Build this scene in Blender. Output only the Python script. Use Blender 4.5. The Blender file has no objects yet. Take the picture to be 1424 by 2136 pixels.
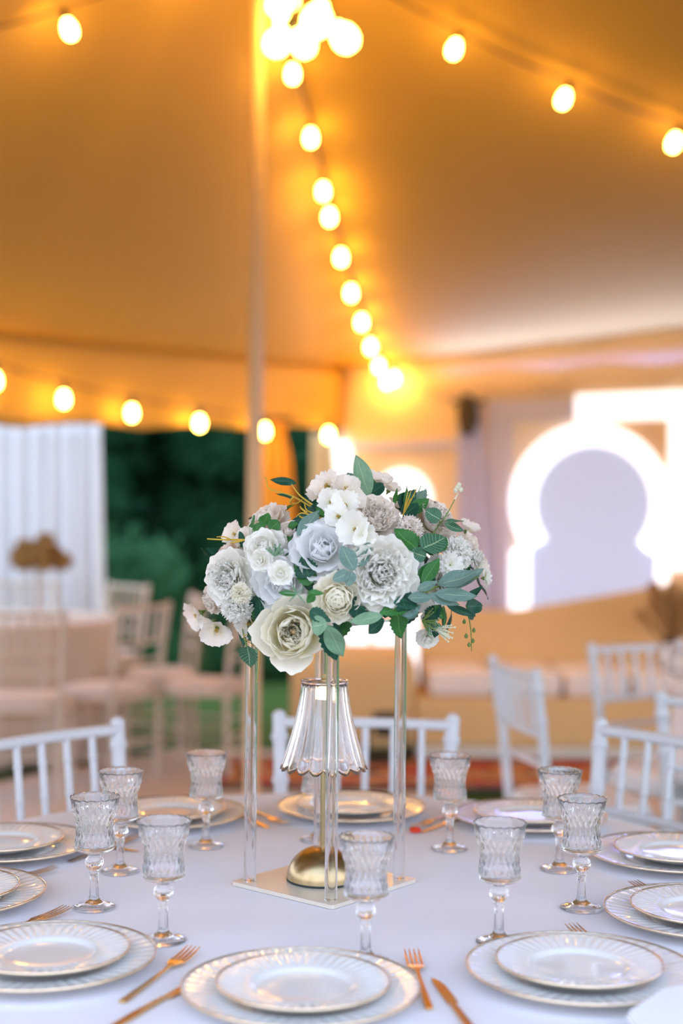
import bpy, bmesh, math, random
from mathutils import Vector, Matrix, Quaternion, noise
C = bpy.context.scene.collection
SC = bpy.context.scene
PI = math.pi
rnd = random.Random(7)

# ------------------------------------------------------------------ camera
CAMZ, ROLL, FPX = 1.355, 0.0085, 2967.0
cd = bpy.data.cameras.new('camera'); cam = bpy.data.objects.new('camera', cd); C.objects.link(cam)
RV = Vector((math.cos(ROLL), 0, math.sin(ROLL))); UV = Vector((-math.sin(ROLL), 0, math.cos(ROLL))); FV = Vector((0, 1, 0))
EYE = Vector((0, 0, CAMZ))
m = Matrix.Identity(4)
for i in range(3):
    m[i][0] = RV[i]; m[i][1] = UV[i]; m[i][2] = -FV[i]; m[i][3] = EYE[i]
cam.matrix_world = m
cd.sensor_fit = 'VERTICAL'; cd.sensor_height = 36.0; cd.lens = FPX / 2136 * 36
cd.clip_start = 0.05; cd.clip_end = 200
cd.dof.use_dof = True; cd.dof.focus_distance = 2.15; cd.dof.aperture_fstop = 1.75
SC.camera = cam

# ------------------------------------------------------------------ world and exposure
W = bpy.data.worlds.new('dusk_sky'); SC.world = W; W.use_nodes = True
nt = W.node_tree; nt.nodes.clear()
wo = nt.nodes.new('ShaderNodeOutputWorld'); bg = nt.nodes.new('ShaderNodeBackground')
tc = nt.nodes.new('ShaderNodeTexCoord'); sx = nt.nodes.new('ShaderNodeSeparateXYZ'); cr = nt.nodes.new('ShaderNodeValToRGB')
cr.color_ramp.elements[0].position = 0.0; cr.color_ramp.elements[0].color = (0.86, 0.88, 1.0, 1)
cr.color_ramp.elements[1].position = 0.8; cr.color_ramp.elements[1].color = (0.50, 0.68, 1.0, 1)
nt.links.new(tc.outputs['Generated'], sx.inputs[0]); nt.links.new(sx.outputs['Z'], cr.inputs[0])
nt.links.new(cr.outputs[0], bg.inputs[0]); bg.inputs[1].default_value = 3.55
nt.links.new(bg.outputs[0], wo.inputs[0])
vs = SC.view_settings
SC.display_settings.display_device = 'sRGB'
vs.view_transform = 'Standard'; vs.look = 'None'; vs.gamma = 1.0; vs.exposure = 0.0; vs.use_curve_mapping = False
BULB = (1.0, 0.53, 0.085)          # tungsten
BULB_POWER = 64.0

def ray(x, y):
    return (FV + RV * ((x - 712) / FPX) + UV * ((1068 - y) / FPX))
def D(x, y, d):                     # the point of pixel x, y at depth d
    return EYE + ray(x, y) * d
def Wz(x, y, z=0.0):                # the point of pixel x, y on a level plane
    r = ray(x, y); return EYE + r * ((z - CAMZ) / r.z)

# ------------------------------------------------------------------ materials
def mat(name, col, rough=0.5, metal=0.0, var=0.06, vscale=8.0, bump=0.0, bscale=60.0, coord='Object', spec=0.5,
        trans=0.0, ior=1.45, sheen=0.0, emit=None, estr=0.0, sss=0.0, coat=0.0):
    M = bpy.data.materials.new(name); M.use_nodes = True
    n = M.node_tree; p = n.nodes['Principled BSDF']
    p.inputs['Roughness'].default_value = rough; p.inputs['Metallic'].default_value = metal
    p.inputs['Specular IOR Level'].default_value = spec; p.inputs['IOR'].default_value = ior
    p.inputs['Transmission Weight'].default_value = trans; p.inputs['Coat Weight'].default_value = coat
    if sheen: p.inputs['Sheen Weight'].default_value = sheen
    if sss:
        p.inputs['Subsurface Weight'].default_value = sss; p.inputs['Subsurface Scale'].default_value = 0.01
    if emit:
        p.inputs['Emission Color'].default_value = (*emit, 1); p.inputs['Emission Strength'].default_value = estr
    t = n.nodes.new('ShaderNodeTexCoord')
    ns = n.nodes.new('ShaderNodeTexNoise'); ns.inputs['Scale'].default_value = vscale; ns.inputs['Detail'].default_value = 4
    n.links.new(t.outputs[coord], ns.inputs['Vector'])
    mx = n.nodes.new('ShaderNodeMix'); mx.data_type = 'RGBA'
    mx.inputs[6].default_value = tuple(max(0, c * (1 - var)) for c in col) + (1,)
    mx.inputs[7].default_value = tuple(min(1, c * (1 + var)) for c in col) + (1,)
    n.links.new(ns.outputs['Fac'], mx.inputs[0]); n.links.new(mx.outputs[2], p.inputs['Base Color'])
    if bump:
        b2 = n.nodes.new('ShaderNodeTexNoise'); b2.inputs['Scale'].default_value = bscale; b2.inputs['Detail'].default_value = 5
        n.links.new(t.outputs[coord], b2.inputs['Vector'])
        bp = n.nodes.new('ShaderNodeBump'); bp.inputs['Strength'].default_value = bump; bp.inputs['Distance'].default_value = 0.01
        n.links.new(b2.outputs['Fac'], bp.inputs['Height']); n.links.new(bp.outputs['Normal'], p.inputs['Normal'])
    return M

def leafmat(name, col, vein, rough=0.55, nveins=7.0, vw=0.5):
    M = bpy.data.materials.new(name); M.use_nodes = True
    n = M.node_tree; p = n.nodes['Principled BSDF']; p.inputs['Roughness'].default_value = rough
    p.inputs['Specular IOR Level'].default_value = 0.35
    uv = n.nodes.new('ShaderNodeTexCoord'); s = n.nodes.new('ShaderNodeSeparateXYZ'); n.links.new(uv.outputs['UV'], s.inputs[0])
    def mth(op, a, b=None, c=None):
        q = n.nodes.new('ShaderNodeMath'); q.operation = op
        for i, v in enumerate((a, b, c)):
            if v is None: continue
            if isinstance(v, (int, float)): q.inputs[i].default_value = v
            else: n.links.new(v, q.inputs[i])
        return q.outputs[0]
    au = mth('ABSOLUTE', mth('SUBTRACT', s.outputs[0], 0.5))
    mid = mth('SMOOTHSTEP', 0, 1, au) if False else mth('LESS_THAN', au, 0.028)
    side = mth('PINGPONG', mth('SUBTRACT', mth('MULTIPLY', s.outputs[1], nveins), mth('MULTIPLY', au, 3.0)), 0.5)
    sv = mth('MULTIPLY', mth('LESS_THAN', side, 0.06), vw)
    f = mth('MAXIMUM', mid, sv)
    ns = n.nodes.new('ShaderNodeTexNoise'); ns.inputs['Scale'].default_value = 5; n.links.new(uv.outputs['UV'], ns.inputs['Vector'])
    a = n.nodes.new('ShaderNodeMix'); a.data_type = 'RGBA'
    a.inputs[6].default_value = tuple(c * 0.7 for c in col) + (1,); a.inputs[7].default_value = tuple(c * 1.3 for c in col) + (1,)
    n.links.new(ns.outputs['Fac'], a.inputs[0])
    b = n.nodes.new('ShaderNodeMix'); b.data_type = 'RGBA'; n.links.new(f, b.inputs[0])
    n.links.new(a.outputs[2], b.inputs[6]); b.inputs[7].default_value = (*vein, 1)
    n.links.new(b.outputs[2], p.inputs['Base Color'])
    # thin leaf passes a little light
    tr = n.nodes.new('ShaderNodeBsdfTranslucent'); n.links.new(b.outputs[2], tr.inputs[0])
    ms = n.nodes.new('ShaderNodeMixShader'); ms.inputs[0].default_value = 0.2
    o = n.nodes['Material Output']
    n.links.new(p.outputs[0], ms.inputs[1]); n.links.new(tr.outputs[0], ms.inputs[2]); n.links.new(ms.outputs[0], o.inputs[0])
    return M

def petalmat(name, col, base):
    M = bpy.data.materials.new(name); M.use_nodes = True
    n = M.node_tree; p = n.nodes['Principled BSDF']; p.inputs['Roughness'].default_value = 0.65
    p.inputs['Specular IOR Level'].default_value = 0.2
    uv = n.nodes.new('ShaderNodeTexCoord'); s = n.nodes.new('ShaderNodeSeparateXYZ'); n.links.new(uv.outputs['UV'], s.inputs[0])
    r = n.nodes.new('ShaderNodeValToRGB'); r.color_ramp.elements[0].color = (*base, 1); r.color_ramp.elements[1].color = (*col, 1)
    r.color_ramp.elements[0].position = 0.05; r.color_ramp.elements[1].position = 0.55
    n.links.new(s.outputs[1], r.inputs[0]); n.links.new(r.outputs[0], p.inputs['Base Color'])
    wv = n.nodes.new('ShaderNodeTexWave'); wv.inputs['Scale'].default_value = 9; wv.inputs['Distortion'].default_value = 2.5; wv.bands_direction = 'X'
    n.links.new(uv.outputs['UV'], wv.inputs['Vector'])
    bp = n.nodes.new('ShaderNodeBump'); bp.inputs['Strength'].default_value = 0.10; bp.inputs['Distance'].default_value = 0.002
    n.links.new(wv.outputs['Fac'], bp.inputs['Height']); n.links.new(bp.outputs['Normal'], p.inputs['Normal'])
    tr = n.nodes.new('ShaderNodeBsdfTranslucent'); n.links.new(r.outputs[0], tr.inputs[0])
    ms = n.nodes.new('ShaderNodeMixShader'); ms.inputs[0].default_value = 0.45
    o = n.nodes['Material Output']
    n.links.new(p.outputs[0], ms.inputs[1]); n.links.new(tr.outputs[0], ms.inputs[2]); n.links.new(ms.outputs[0], o.inputs[0])
    return M

M = {}
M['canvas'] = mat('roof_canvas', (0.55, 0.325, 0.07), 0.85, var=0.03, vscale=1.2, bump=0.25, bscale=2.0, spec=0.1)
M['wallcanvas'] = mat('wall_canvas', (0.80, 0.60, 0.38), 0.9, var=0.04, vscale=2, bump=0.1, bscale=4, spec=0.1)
M['drape'] = mat('white_drape', (0.70, 0.69, 0.70), 0.85, var=0.03, bump=0.05, spec=0.1)
M['lilac'] = mat('pale_board', (0.62, 0.58, 0.74), 0.7, var=0.04, spec=0.1)
M['grass'] = mat('grass', (0.055, 0.10, 0.022), 0.9, var=0.5, vscale=14, bump=0.8, bscale=80, spec=0.1)
M['carpet'] = mat('beige_carpet', (0.60, 0.49, 0.42), 0.95, var=0.06, vscale=6, bump=0.3, bscale=220, spec=0.05)
M['cloth'] = mat('tablecloth', (0.80, 0.78, 0.82), 0.85, var=0.02, vscale=5, bump=0.12, bscale=9, spec=0.15, sheen=0.1)
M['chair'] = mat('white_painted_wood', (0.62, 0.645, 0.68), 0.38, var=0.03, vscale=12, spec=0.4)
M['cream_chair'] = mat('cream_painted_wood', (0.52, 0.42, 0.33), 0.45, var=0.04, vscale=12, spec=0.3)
M['cushion'] = mat('seat_pad', (0.80, 0.78, 0.78), 0.8, var=0.03, bump=0.1)
M['dark'] = mat('dark_plastic', (0.025, 0.022, 0.02), 0.5, var=0.1)
M['wire'] = mat('cable', (0.10, 0.06, 0.025), 0.6, var=0.1)
M['polem'] = mat('painted_pole', (0.76, 0.50, 0.28), 0.5, var=0.05, vscale=3)
M['gold'] = mat('gold_cutlery', (0.80, 0.50, 0.20), 0.2, metal=1.0, var=0.05, vscale=30)
M['dkgold'] = mat('bronze_cutlery', (0.45, 0.32, 0.22), 0.25, metal=1.0, var=0.08, vscale=30)
M['rim'] = mat('gilded_rim', (0.74, 0.60, 0.44), 0.25, metal=1.0, var=0.08, vscale=40)
M['china'] = mat('glazed_china', (0.76, 0.77, 0.76), 0.12, var=0.01, spec=0.6, coat=0.4)
M['brass'] = mat('brushed_brass', (0.46, 0.35, 0.19), 0.30, metal=1.0, var=0.05, vscale=50, bump=0.02, bscale=300)
M['rubber'] = mat('black_rubber', (0.02, 0.03, 0.03), 0.6)
M['acrylic'] = mat('clear_acrylic', (0.97, 0.98, 1.0), 0.01, trans=1.0, ior=1.49, var=0.003)
M['frost'] = mat('frosted_acrylic', (0.88, 0.80, 0.68), 0.25, trans=0.3, ior=1.45, var=0.01)
M['glass'] = mat('cut_glass', (0.985, 0.985, 0.99), 0.01, trans=1.0, ior=1.50, var=0.003)
M['bulb'] = mat('bulb_glow', (1, 0.8, 0.5), 0.3, emit=BULB, estr=BULB_POWER)
M['globe'] = mat('globe_glow', (1, 0.8, 0.5), 0.3, emit=BULB, estr=42.0)
M['lampled'] = mat('lamp_led', (1, 0.9, 0.7), 0.3, emit=(1.0, 0.75, 0.38), estr=2.5)
M['halo'] = mat('glowing_arch', (0.95, 0.95, 1.0), 0.5, emit=(0.93, 0.93, 1.0), estr=1.3)  # light from behind the wall put in as the surface's own emission
M['halo2'] = mat('glowing_pane', (0.95, 0.95, 1.0), 0.5, emit=(0.93, 0.95, 1.0), estr=1.15)  # daylight in the pane put in as emission
M['arch_in'] = mat('glowing_board', (0.30, 0.36, 0.52), 0.6, emit=(0.60, 0.60, 0.80), estr=0.62, var=0.05, vscale=1.5)  # lilac light on the board added as a faint glow of its own
M['sofa'] = mat('tan_upholstery', (0.72, 0.47, 0.22), 0.9, var=0.06, vscale=4, bump=0.15, bscale=120, spec=0.1)
M['sofaw'] = mat('white_upholstery', (0.82, 0.72, 0.64), 0.9, var=0.04, vscale=4, bump=0.15, bscale=120, spec=0.1)
M['bark'] = mat('bark', (0.10, 0.065, 0.03), 0.9, var=0.3, bump=0.5, bscale=20)
M['fol0'] = mat('tree_leaves_dark', (0.008, 0.048, 0.018), 0.8, var=0.4, vscale=3, spec=0.15)
M['fol1'] = mat('tree_leaves_mid', (0.013, 0.065, 0.026), 0.8, var=0.4, vscale=3, spec=0.15)
M['fol2'] = mat('hedge_leaves', (0.022, 0.085, 0.030), 0.8, var=0.4, vscale=3, spec=0.15)
M['amber'] = mat('orange_lit_drape', (0.85, 0.42, 0.06), 0.85, var=0.1, vscale=2, spec=0.1)  # orange lamplight on the curtain put into its base colour
M['brownflower'] = mat('golden_blooms', (0.26, 0.14, 0.035), 0.8, var=0.4, vscale=30)
M['pampas'] = mat('dried_pampas', (0.34, 0.18, 0.06), 0.9, var=0.3, vscale=20)
M['sage'] = leafmat('sage_leaf', (0.14, 0.235, 0.20), (0.27, 0.38, 0.26), nveins=9, vw=0.25)
M['deep'] = leafmat('deep_leaf', (0.012, 0.075, 0.045), (0.05, 0.16, 0.08), nveins=8, vw=0.4)
M['green'] = leafmat('green_leaf', (0.035, 0.16, 0.035), (0.10, 0.27, 0.06), nveins=9, vw=0.4)
M['veined'] = leafmat('veined_leaf', (0.04, 0.14, 0.075), (0.30, 0.42, 0.25), nveins=8, vw=0.75)
M['pale'] = leafmat('pale_leaf', (0.18, 0.32, 0.19), (0.30, 0.42, 0.25), nveins=8, vw=0.25)
M['twig'] = mat('yellow_twig', (0.52, 0.34, 0.04), 0.6, var=0.2, vscale=40)
M['stalk'] = mat('green_stalk', (0.14, 0.22, 0.05), 0.6, var=0.2, vscale=40)
M['p_ivory'] = petalmat('ivory_petal', (0.97, 0.93, 0.80), (0.88, 0.82, 0.52))
M['p_white'] = petalmat('white_petal', (0.97, 0.955, 0.90), (0.90, 0.89, 0.74))
M['p_cool'] = petalmat('cool_petal', (0.92, 0.93, 0.93), (0.88, 0.89, 0.84))
M['p_blush'] = petalmat('blush_petal', (0.97, 0.90, 0.82), (0.90, 0.80, 0.58))
M['core'] = mat('flower_core', (0.55, 0.36, 0.16), 0.7, var=0.3, vscale=60)
M['paper'] = mat('napkin_linen', (0.84, 0.86, 0.90), 0.8, var=0.02, bump=0.1, bscale=200)
M['red'] = mat('red_glaze', (0.75, 0.06, 0.02), 0.3)

def clear(Mt, k):
    n = Mt.node_tree; o = n.nodes['Material Output']; p = n.nodes['Principled BSDF']
    t = n.nodes.new('ShaderNodeBsdfTransparent'); ms = n.nodes.new('ShaderNodeMixShader'); ms.inputs[0].default_value = k
    n.links.new(p.outputs[0], ms.inputs[1]); n.links.new(t.outputs[0], ms.inputs[2]); n.links.new(ms.outputs[0], o.inputs[0])
clear(M['glass'], 0.06); clear(M['acrylic'], 0.15)
def rug_mat():
    Mt = bpy.data.materials.new('woven_rug'); Mt.use_nodes = True
    n = Mt.node_tree; p = n.nodes['Principled BSDF']; p.inputs['Roughness'].default_value = 0.95
    t = n.nodes.new('ShaderNodeTexCoord'); v = n.nodes.new('ShaderNodeTexVoronoi'); v.inputs['Scale'].default_value = 3.2
    n.links.new(t.outputs['Object'], v.inputs['Vector'])
    r = n.nodes.new('ShaderNodeValToRGB'); r.color_ramp.interpolation = 'CONSTANT'
    e = r.color_ramp.elements; e[0].color = (0.42, 0.03, 0.01, 1); e[0].position = 0; e[1].position = 0.42; e[1].color = (0.52, 0.20, 0.03, 1)
    for ps, c in ((0.25, (0.30, 0.015, 0.01, 1)), (0.55, (0.03, 0.03, 0.03, 1)), (0.62, (0.55, 0.30, 0.14, 1)), (0.72, (0.40, 0.04, 0.015, 1))):
        q = e.new(ps); q.color = c
    n.links.new(v.outputs['Distance'], r.inputs[0]); n.links.new(r.outputs[0], p.inputs['Base Color'])
    return Mt
M['rug'] = rug_mat()

# ------------------------------------------------------------------ mesh helpers
def mesh(name, V, F, m_, uvs=None, smooth=True):
    me = bpy.data.meshes.new(name); me.from_pydata([tuple(v) for v in V], [], F)
    me.materials.append(m_)
    if uvs:
        l = me.uv_layers.new(name='uv')
        for lp in me.loops: l.data[lp.index].uv = uvs[lp.vertex_index]
    if smooth: me.polygons.foreach_set('use_smooth', [True] * len(me.polygons))
    if not uvs:
        bm = bmesh.new(); bm.from_mesh(me); bmesh.ops.recalc_face_normals(bm, faces=bm.faces); bm.to_mesh(me); bm.free()
    me.update(); return me
def link(name, me, parent=None, mw=None, m_=None):
    o = bpy.data.objects.new(name, me); C.objects.link(o)
    if parent: o.parent = parent
    if mw is not None: o.matrix_local = mw
    if m_:
        o.material_slots[0].link = 'OBJECT'; o.material_slots[0].material = m_
    return o
class G:
    def __init__(s): s.V = []; s.F = []
    def add(s, V, F, mx=None):
        b = len(s.V); s.V += [mx @ Vector(v) if mx is not None else Vector(v) for v in V]; s.F += [tuple(i + b for i in f) for f in F]; return s
    def box(s, c, d, mx=None, tap=1.0):
        x, y, z = d[0] / 2, d[1] / 2, d[2] / 2
        V = [(c[0] + i * x * (tap if k > 0 else 1), c[1] + j * y * (tap if k > 0 else 1), c[2] + k * z) for k in (-1, 1) for j in (-1, 1) for i in (-1, 1)]
        return s.add(V, [(0, 2, 3, 1), (4, 5, 7, 6), (0, 1, 5, 4), (2, 6, 7, 3), (0, 4, 6, 2), (1, 3, 7, 5)], mx)
    def tube(s, P, R, n=10, closed=False):
        P = [Vector(p) for p in P]
        if not hasattr(R, '__len__'): R = [R] * len(P)
        V = []; F = []; up = None
        for i, p in enumerate(P):
            t = (P[min(i + 1, len(P) - 1)] - P[max(i - 1, 0)]).normalized()
            if up is None: up = Vector((1, 0, 0)) if abs(t.x) < 0.9 else Vector((0, 0, 1))
            a = t.cross(up); a.normalize(); b = t.cross(a).normalized(); up = b * -1 if False else up
            for k in range(n):
                an = 2 * PI * k / n; V.append(p + (a * math.cos(an) + b * math.sin(an)) * R[i])
        for i in range(len(P) - 1):
            for k in range(n):
                k2 = (k + 1) % n; F.append((i * n + k, i * n + k2, (i + 1) * n + k2, (i + 1) * n + k))
        F.append(tuple(range(n - 1, -1, -1))); F.append(tuple(range((len(P) - 1) * n, len(P) * n)))
        return s.add(V, F)
    def lathe(s, prof, n=32, fn=None, mx=None, closed=False):
        V = []; F = []; m_ = len(prof)
        for i, (r, z) in enumerate(prof):
            for k in range(n):
                a = 2 * PI * k / n; rr, zz = (r, z) if fn is None else fn(a, i, r, z)
                V.append((rr * math.cos(a), rr * math.sin(a), zz))
        for i in range(m_ - 1 + (1 if closed else 0)):
            j = (i + 1) % m_
            for k in range(n):
                k2 = (k + 1) % n; F.append((i * n + k, i * n + k2, j * n + k2, j * n + k))
        return s.add(V, F, mx)
    def build(s, name, m_, parent=None, smooth=True, auto=True, mw=None, bevel=0):
        me = mesh(name, s.V, s.F, m_, smooth=smooth)
        if smooth and auto:
            try: me.set_sharp_from_angle(angle=math.radians(42))
            except Exception: pass
        o = link(name, me, parent, mw)
        if bevel:
            b = o.modifiers.new('b', 'BEVEL'); b.width = bevel; b.segments = 3; b.limit_method = 'ANGLE'
        return o
def tag(o, label=None, cat=None, group=None, kind=None):
    if label: o['label'] = label
    if cat: o['category'] = cat
    if group: o['group'] = group
    if kind: o['kind'] = kind
    return o
def empty(name, loc, rz=0.0, mw=None):
    o = bpy.data.objects.new(name, None); C.objects.link(o); o.empty_display_size = 0.05
    if mw is not None: o.matrix_world = mw
    else: o.location = loc; o.rotation_euler = (0, 0, rz)
    return o
KIDS = {}
def copy_tree(o, parent=None):
    c = o.copy(); C.objects.link(c)
    if parent is not None:
        c.parent = parent; c.matrix_parent_inverse = o.matrix_parent_inverse.copy()
    for ch in list(o.children): copy_tree(ch, c)
    return c
def frame(pos, zdir, xhint=Vector((0, 0, 1)), spin=0.0, s=1.0):
    z = Vector(zdir).normalized(); x = Vector(xhint).cross(z)
    if x.length < 1e-4: x = Vector((1, 0, 0)).cross(z)
    x.normalize(); y = z.cross(x)
    mm = Matrix.Identity(4)
    for i in range(3): mm[i][0] = x[i]; mm[i][1] = y[i]; mm[i][2] = z[i]; mm[i][3] = pos[i]
    return mm @ Matrix.Rotation(spin, 4, 'Z') @ Matrix.Scale(s, 4)

# ------------------------------------------------------------------ tent roof
P1 = Vector((-0.37, 6.0)); P2 = Vector((-0.6, 3.0))
PER = [(Vector((0, 9.9)), 2.34), (Vector((5.5, 6.43)), 2.72), (Vector((5.0, 1.0)), 2.7), (Vector((-6.2, 1.0)), 2.6), (Vector((-6.3, 1.8)), 2.45)]
PEAK = 4.35
def ridge_near(p):
    d = P2 - P1; t = max(0, min(1, (p - P1).dot(d) / d.dot(d))); return P1 + d * t, t
rows = 26; cols = []
for i in range(len(PER)):
    a, za = PER[i]; b, zb = PER[(i + 1) % len(PER)]; n = 34
    for k in range(n):
        f = k / n; p = a.lerp(b, f); z = za + (zb - za) * f - 0.10 * math.sin(PI * f) * (0 if i == 0 else 1)
        cols.append((p, z))
V = []; F = []
for (p, ze) in cols:
    q, rt = ridge_near(p); zp = PEAK - 0.6 * math.sin(PI * rt)
    for j in range(rows + 1):
        t = j / rows; xy = q.lerp(p, t); z = ze + (zp - ze) * (1 - t) ** 1.22
        z += 0.02 * math.sin(t * PI) * noise.noise(Vector((xy.x * 1.3, xy.y * 1.3, 0)))
        V.append(Vector((xy.x, xy.y, z)))
nc = len(cols)
for i in range(nc):
    i2 = (i + 1) % nc
    for j in range(rows):
        F.append((i * (rows + 1) + j, i2 * (rows + 1) + j, i2 * (rows + 1) + j + 1, i * (rows + 1) + j + 1))
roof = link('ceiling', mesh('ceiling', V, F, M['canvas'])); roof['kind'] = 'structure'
so = roof.modifiers.new('s', 'SOLIDIFY'); so.thickness = 0.01; so.offset = 1
from mathutils.bvhtree import BVHTree
roof_bvh = BVHTree.FromPolygons([tuple(v) for v in V], F)
def on_roof(x, y, off=0.09):
    r = ray(x, y).normalized(); h = roof_bvh.ray_cast(EYE, r)
    if h[0] is None: return EYE + ray(x, y) * 9.55
    return h[0] - r * off
# valance hanging from the far left eave
g = G(); A = Vector((0, 9.9)); B = Vector((-6.3, 1.8)); n = 120; V = []; F = []
for i in range(n + 1):
    f = i / n; p = A.lerp(B, f); zt = 2.34 + 0.11 * f - 0.10 * math.sin(PI * f)
    for j in range(7):
        k = j / 6; drop = 0.42 + 0.10 * min(1, f * 3) - 0.03 * abs(math.sin(f * 34))
        nrm = Vector((0.79, -0.615)); off = 0.02 * math.sin(f * 90) * k
        V.append((p.x + nrm.x * off, p.y + nrm.y * off, zt - drop * k))
for i in range(n):
    for j in range(6): F.append((i * 7 + j, (i + 1) * 7 + j, (i + 1) * 7 + j + 1, i * 7 + j + 1))
val = link('trim_1', mesh('trim_1', V, F, M['canvas'])); val['kind'] = 'structure'
val.modifiers.new('s', 'SOLIDIFY').thickness = 0.006

# ------------------------------------------------------------------ ground
g = G(); s_ = 45
g.add([(-s_, -s_, 0), (s_, -s_, 0), (s_, s_, 0), (-s_, s_, 0)], [(0, 1, 2, 3)])
fl = g.build('floor', M['grass'], smooth=False); fl['kind'] = 'structure'
pts = [Wz(x, y) for x, y in ((-900, 1660), (-200, 1655), (0, 1636), (150, 1604), (300, 1580), (480, 1566), (640, 1574), (760, 1600), (900, 1640), (990, 1705), (1010, 1760))]
P = [(p.x, p.y) for p in pts] + [(0.6, -2.5), (-5, -2.5)]
g = G(); k = len(P)
g.add([(x, y, 0.0) for x, y in P] + [(x, y, 0.012) for x, y in P], [tuple(range(k, 2 * k))[::-1]] + [(i, (i + 1) % k, (i + 1) % k + k, i + k) for i in range(k)])
cp = g.build('carpet', M['carpet'], smooth=False); tag(cp, 'large plain beige carpet laid on the grass under the round table and to its left', 'carpet')
P = [Wz(x, y) for x, y in ((1040, 1690), (1110, 1640), (1424, 1625), (2100, 1640), (2300, 1800), (1200, 1800))]
g = G(); k = len(P)
g.add([(p.x, p.y, 0.0) for p in P] + [(p.x, p.y, 0.012) for p in P], [tuple(range(k, 2 * k))] + [(i, (i + 1) % k, (i + 1) % k + k, i + k) for i in range(k)])
tag(g.build('floor_mat', M['carpet'], smooth=False), 'small beige mat on the grass below the chairs on the right', 'mat')
r0 = empty('rug', (0.95, 7.28, 0.011))
tag(r0, 'red and amber patterned rug in front of the tan sofa', 'rug')
g = G(); g.box((0, 0, 0.010), (3.1, .72, 0.016)); g.build('rug_field', M['rug'], r0, smooth=False)
g = G()
for sy in (-1, 1): g.box((0, sy * 0.40, 0.010), (3.3, 0.08, 0.018))
for sx_ in (-1, 1): g.box((sx_ * 1.60, 0, 0.010), (0.1, .72, 0.018))
g.build('rug_border', M['dark'], r0, smooth=False)

# ------------------------------------------------------------------ right wall with arched openings
WO = Vector((0, 9.9, 0)); WD = Vector((2.06, -1.30, 0)).normalized(); WN = Vector((-WD.y, WD.x, 0)) * -1
if WN.y > 0: WN = -WN
def wp(x, y, h=0.0):                # pixel -> (s, z) on the wall plane lifted h towards the room
    r = ray(x, y); o = WO + WN * h; t = (o - EYE).dot(WN) / r.dot(WN); p = EYE + r * t
    return ((p - WO).dot(WD), p.z)
def w3(s, z, h): return WO + WD * s + WN * h + Vector((0, 0, z))
def wall_piece(name, poly, h0, h1, m_, parent=None, holes=None, kind=None, bevel=0):
    k = len(poly)
    # orientation
    ar = sum(poly[i][0] * poly[(i + 1) % k][1] - poly[(i + 1) % k][0] * poly[i][1] for i in range(k))
    if ar < 0: poly = poly[::-1]
    Vv = [w3(s, z, h1) for s, z in poly] + [w3(s, z, h0) for s, z in poly]
    Ff = [tuple(range(k))] + [tuple(range(2 * k - 1, k - 1, -1))] + [(i, i + k, (i + 1) % k + k, (i + 1) % k) for i in range(k)]
    me = mesh(name, Vv, Ff, m_, smooth=False); o = link(name, me, parent)
    if kind: o['kind'] = kind
    return o
def strip(name, outer, inner, h0, h1, m_, parent=None):      # a band between two open polylines of equal length
    k = len(outer); Vv = []; Ff = []
    for (a, b) in zip(outer, inner):
        Vv += [w3(*a, h1), w3(*b, h1), w3(*a, h0), w3(*b, h0)]
    for i in range(k - 1):
        a = 4 * i; b = a + 4
        Ff += [(a, a + 1, b + 1, b), (a + 2, b + 2, b + 3, a + 3), (a, b, b + 2, a + 2), (a + 1, a + 3, b + 3, b + 1)]
    Ff += [(0, 2, 3, 1), (4 * k - 4, 4 * k - 3, 4 * k - 1, 4 * k - 2)]
    return link(name, mesh(name, Vv, Ff, m_, smooth=False), parent)
wl = G()
nS = 60
V = []; F = []
for i in range(nS + 1):
    s = 6.5 * i / nS
    zt = 2.34 + 0.38 * s / 6.5 + 0.03
    for j in range(9):
        V.append(w3(s, zt * j / 8, 0.012 * math.sin(s * 9)))
for i in range(nS):
    for j in range(8): F.append((i * 9 + j, i * 9 + j + 1, (i + 1) * 9 + j + 1, (i + 1) * 9 + j))
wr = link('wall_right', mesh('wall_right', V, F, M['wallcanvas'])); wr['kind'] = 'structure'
wr.modifiers.new('s', 'SOLIDIFY').thickness = 0.02

def horseshoe(cs, cz, R, zb, legw, n=28, low=-0.62):
    P = [(cs - legw, zb), (cs - legw, cz + R * low - 0.02)]
    a0 = math.pi - math.asin(low); a1 = math.asin(low)      # from lower left over the top to lower right
    for i in range(n + 1):
        a = a0 + (a1 - a0) * i / n; P.append((cs + R * math.cos(a), cz + R * math.sin(a)))
    P += [(cs + legw, cz + R * low - 0.02), (cs + legw, zb)]
    return P
# window 1: the big arch, its backlight put into emissive surfaces
win = empty('window_1', tuple(w3(1.9, 1.4, 0)));  win['kind'] = 'structure'
win.matrix_world = Matrix.Translation(Vector((0, 0, 0)))
sL, zT = wp(1027, 838); sR, _ = wp(1440, 792); _, zB = wp(1080, 1276)
wall_piece('window_board', [(sL, zB), (sR + 0.3, zB), (sR + 0.3, zT), (sL, zT)], 0.02, 0.05, M['sofaw'], win)
sl2 = sL + 0.16
wall_piece('window_frame', [(sL, zB), (sl2, zB), (sl2, zT), (sL, zT)], 0.05, 0.075, M['lilac'], win)
wall_piece('window_frame', [(sl2, zT - 0.13), (wp(1208, 800)[0], zT - 0.13), (wp(1208, 800)[0], zT), (sl2, zT)], 0.05, 0.075, M['lilac'], win)
a = wp(1210, 815); b = wp(1408, 870)
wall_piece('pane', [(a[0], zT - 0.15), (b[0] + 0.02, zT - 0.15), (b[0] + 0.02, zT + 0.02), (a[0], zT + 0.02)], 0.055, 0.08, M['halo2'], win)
wall_piece('window_frame', [(a[0], zB), (sR + .3, zB), (sR + .3, zT - .15), (a[0], zT - .15)], 0.05, 0.054, M['polem'], win)
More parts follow.
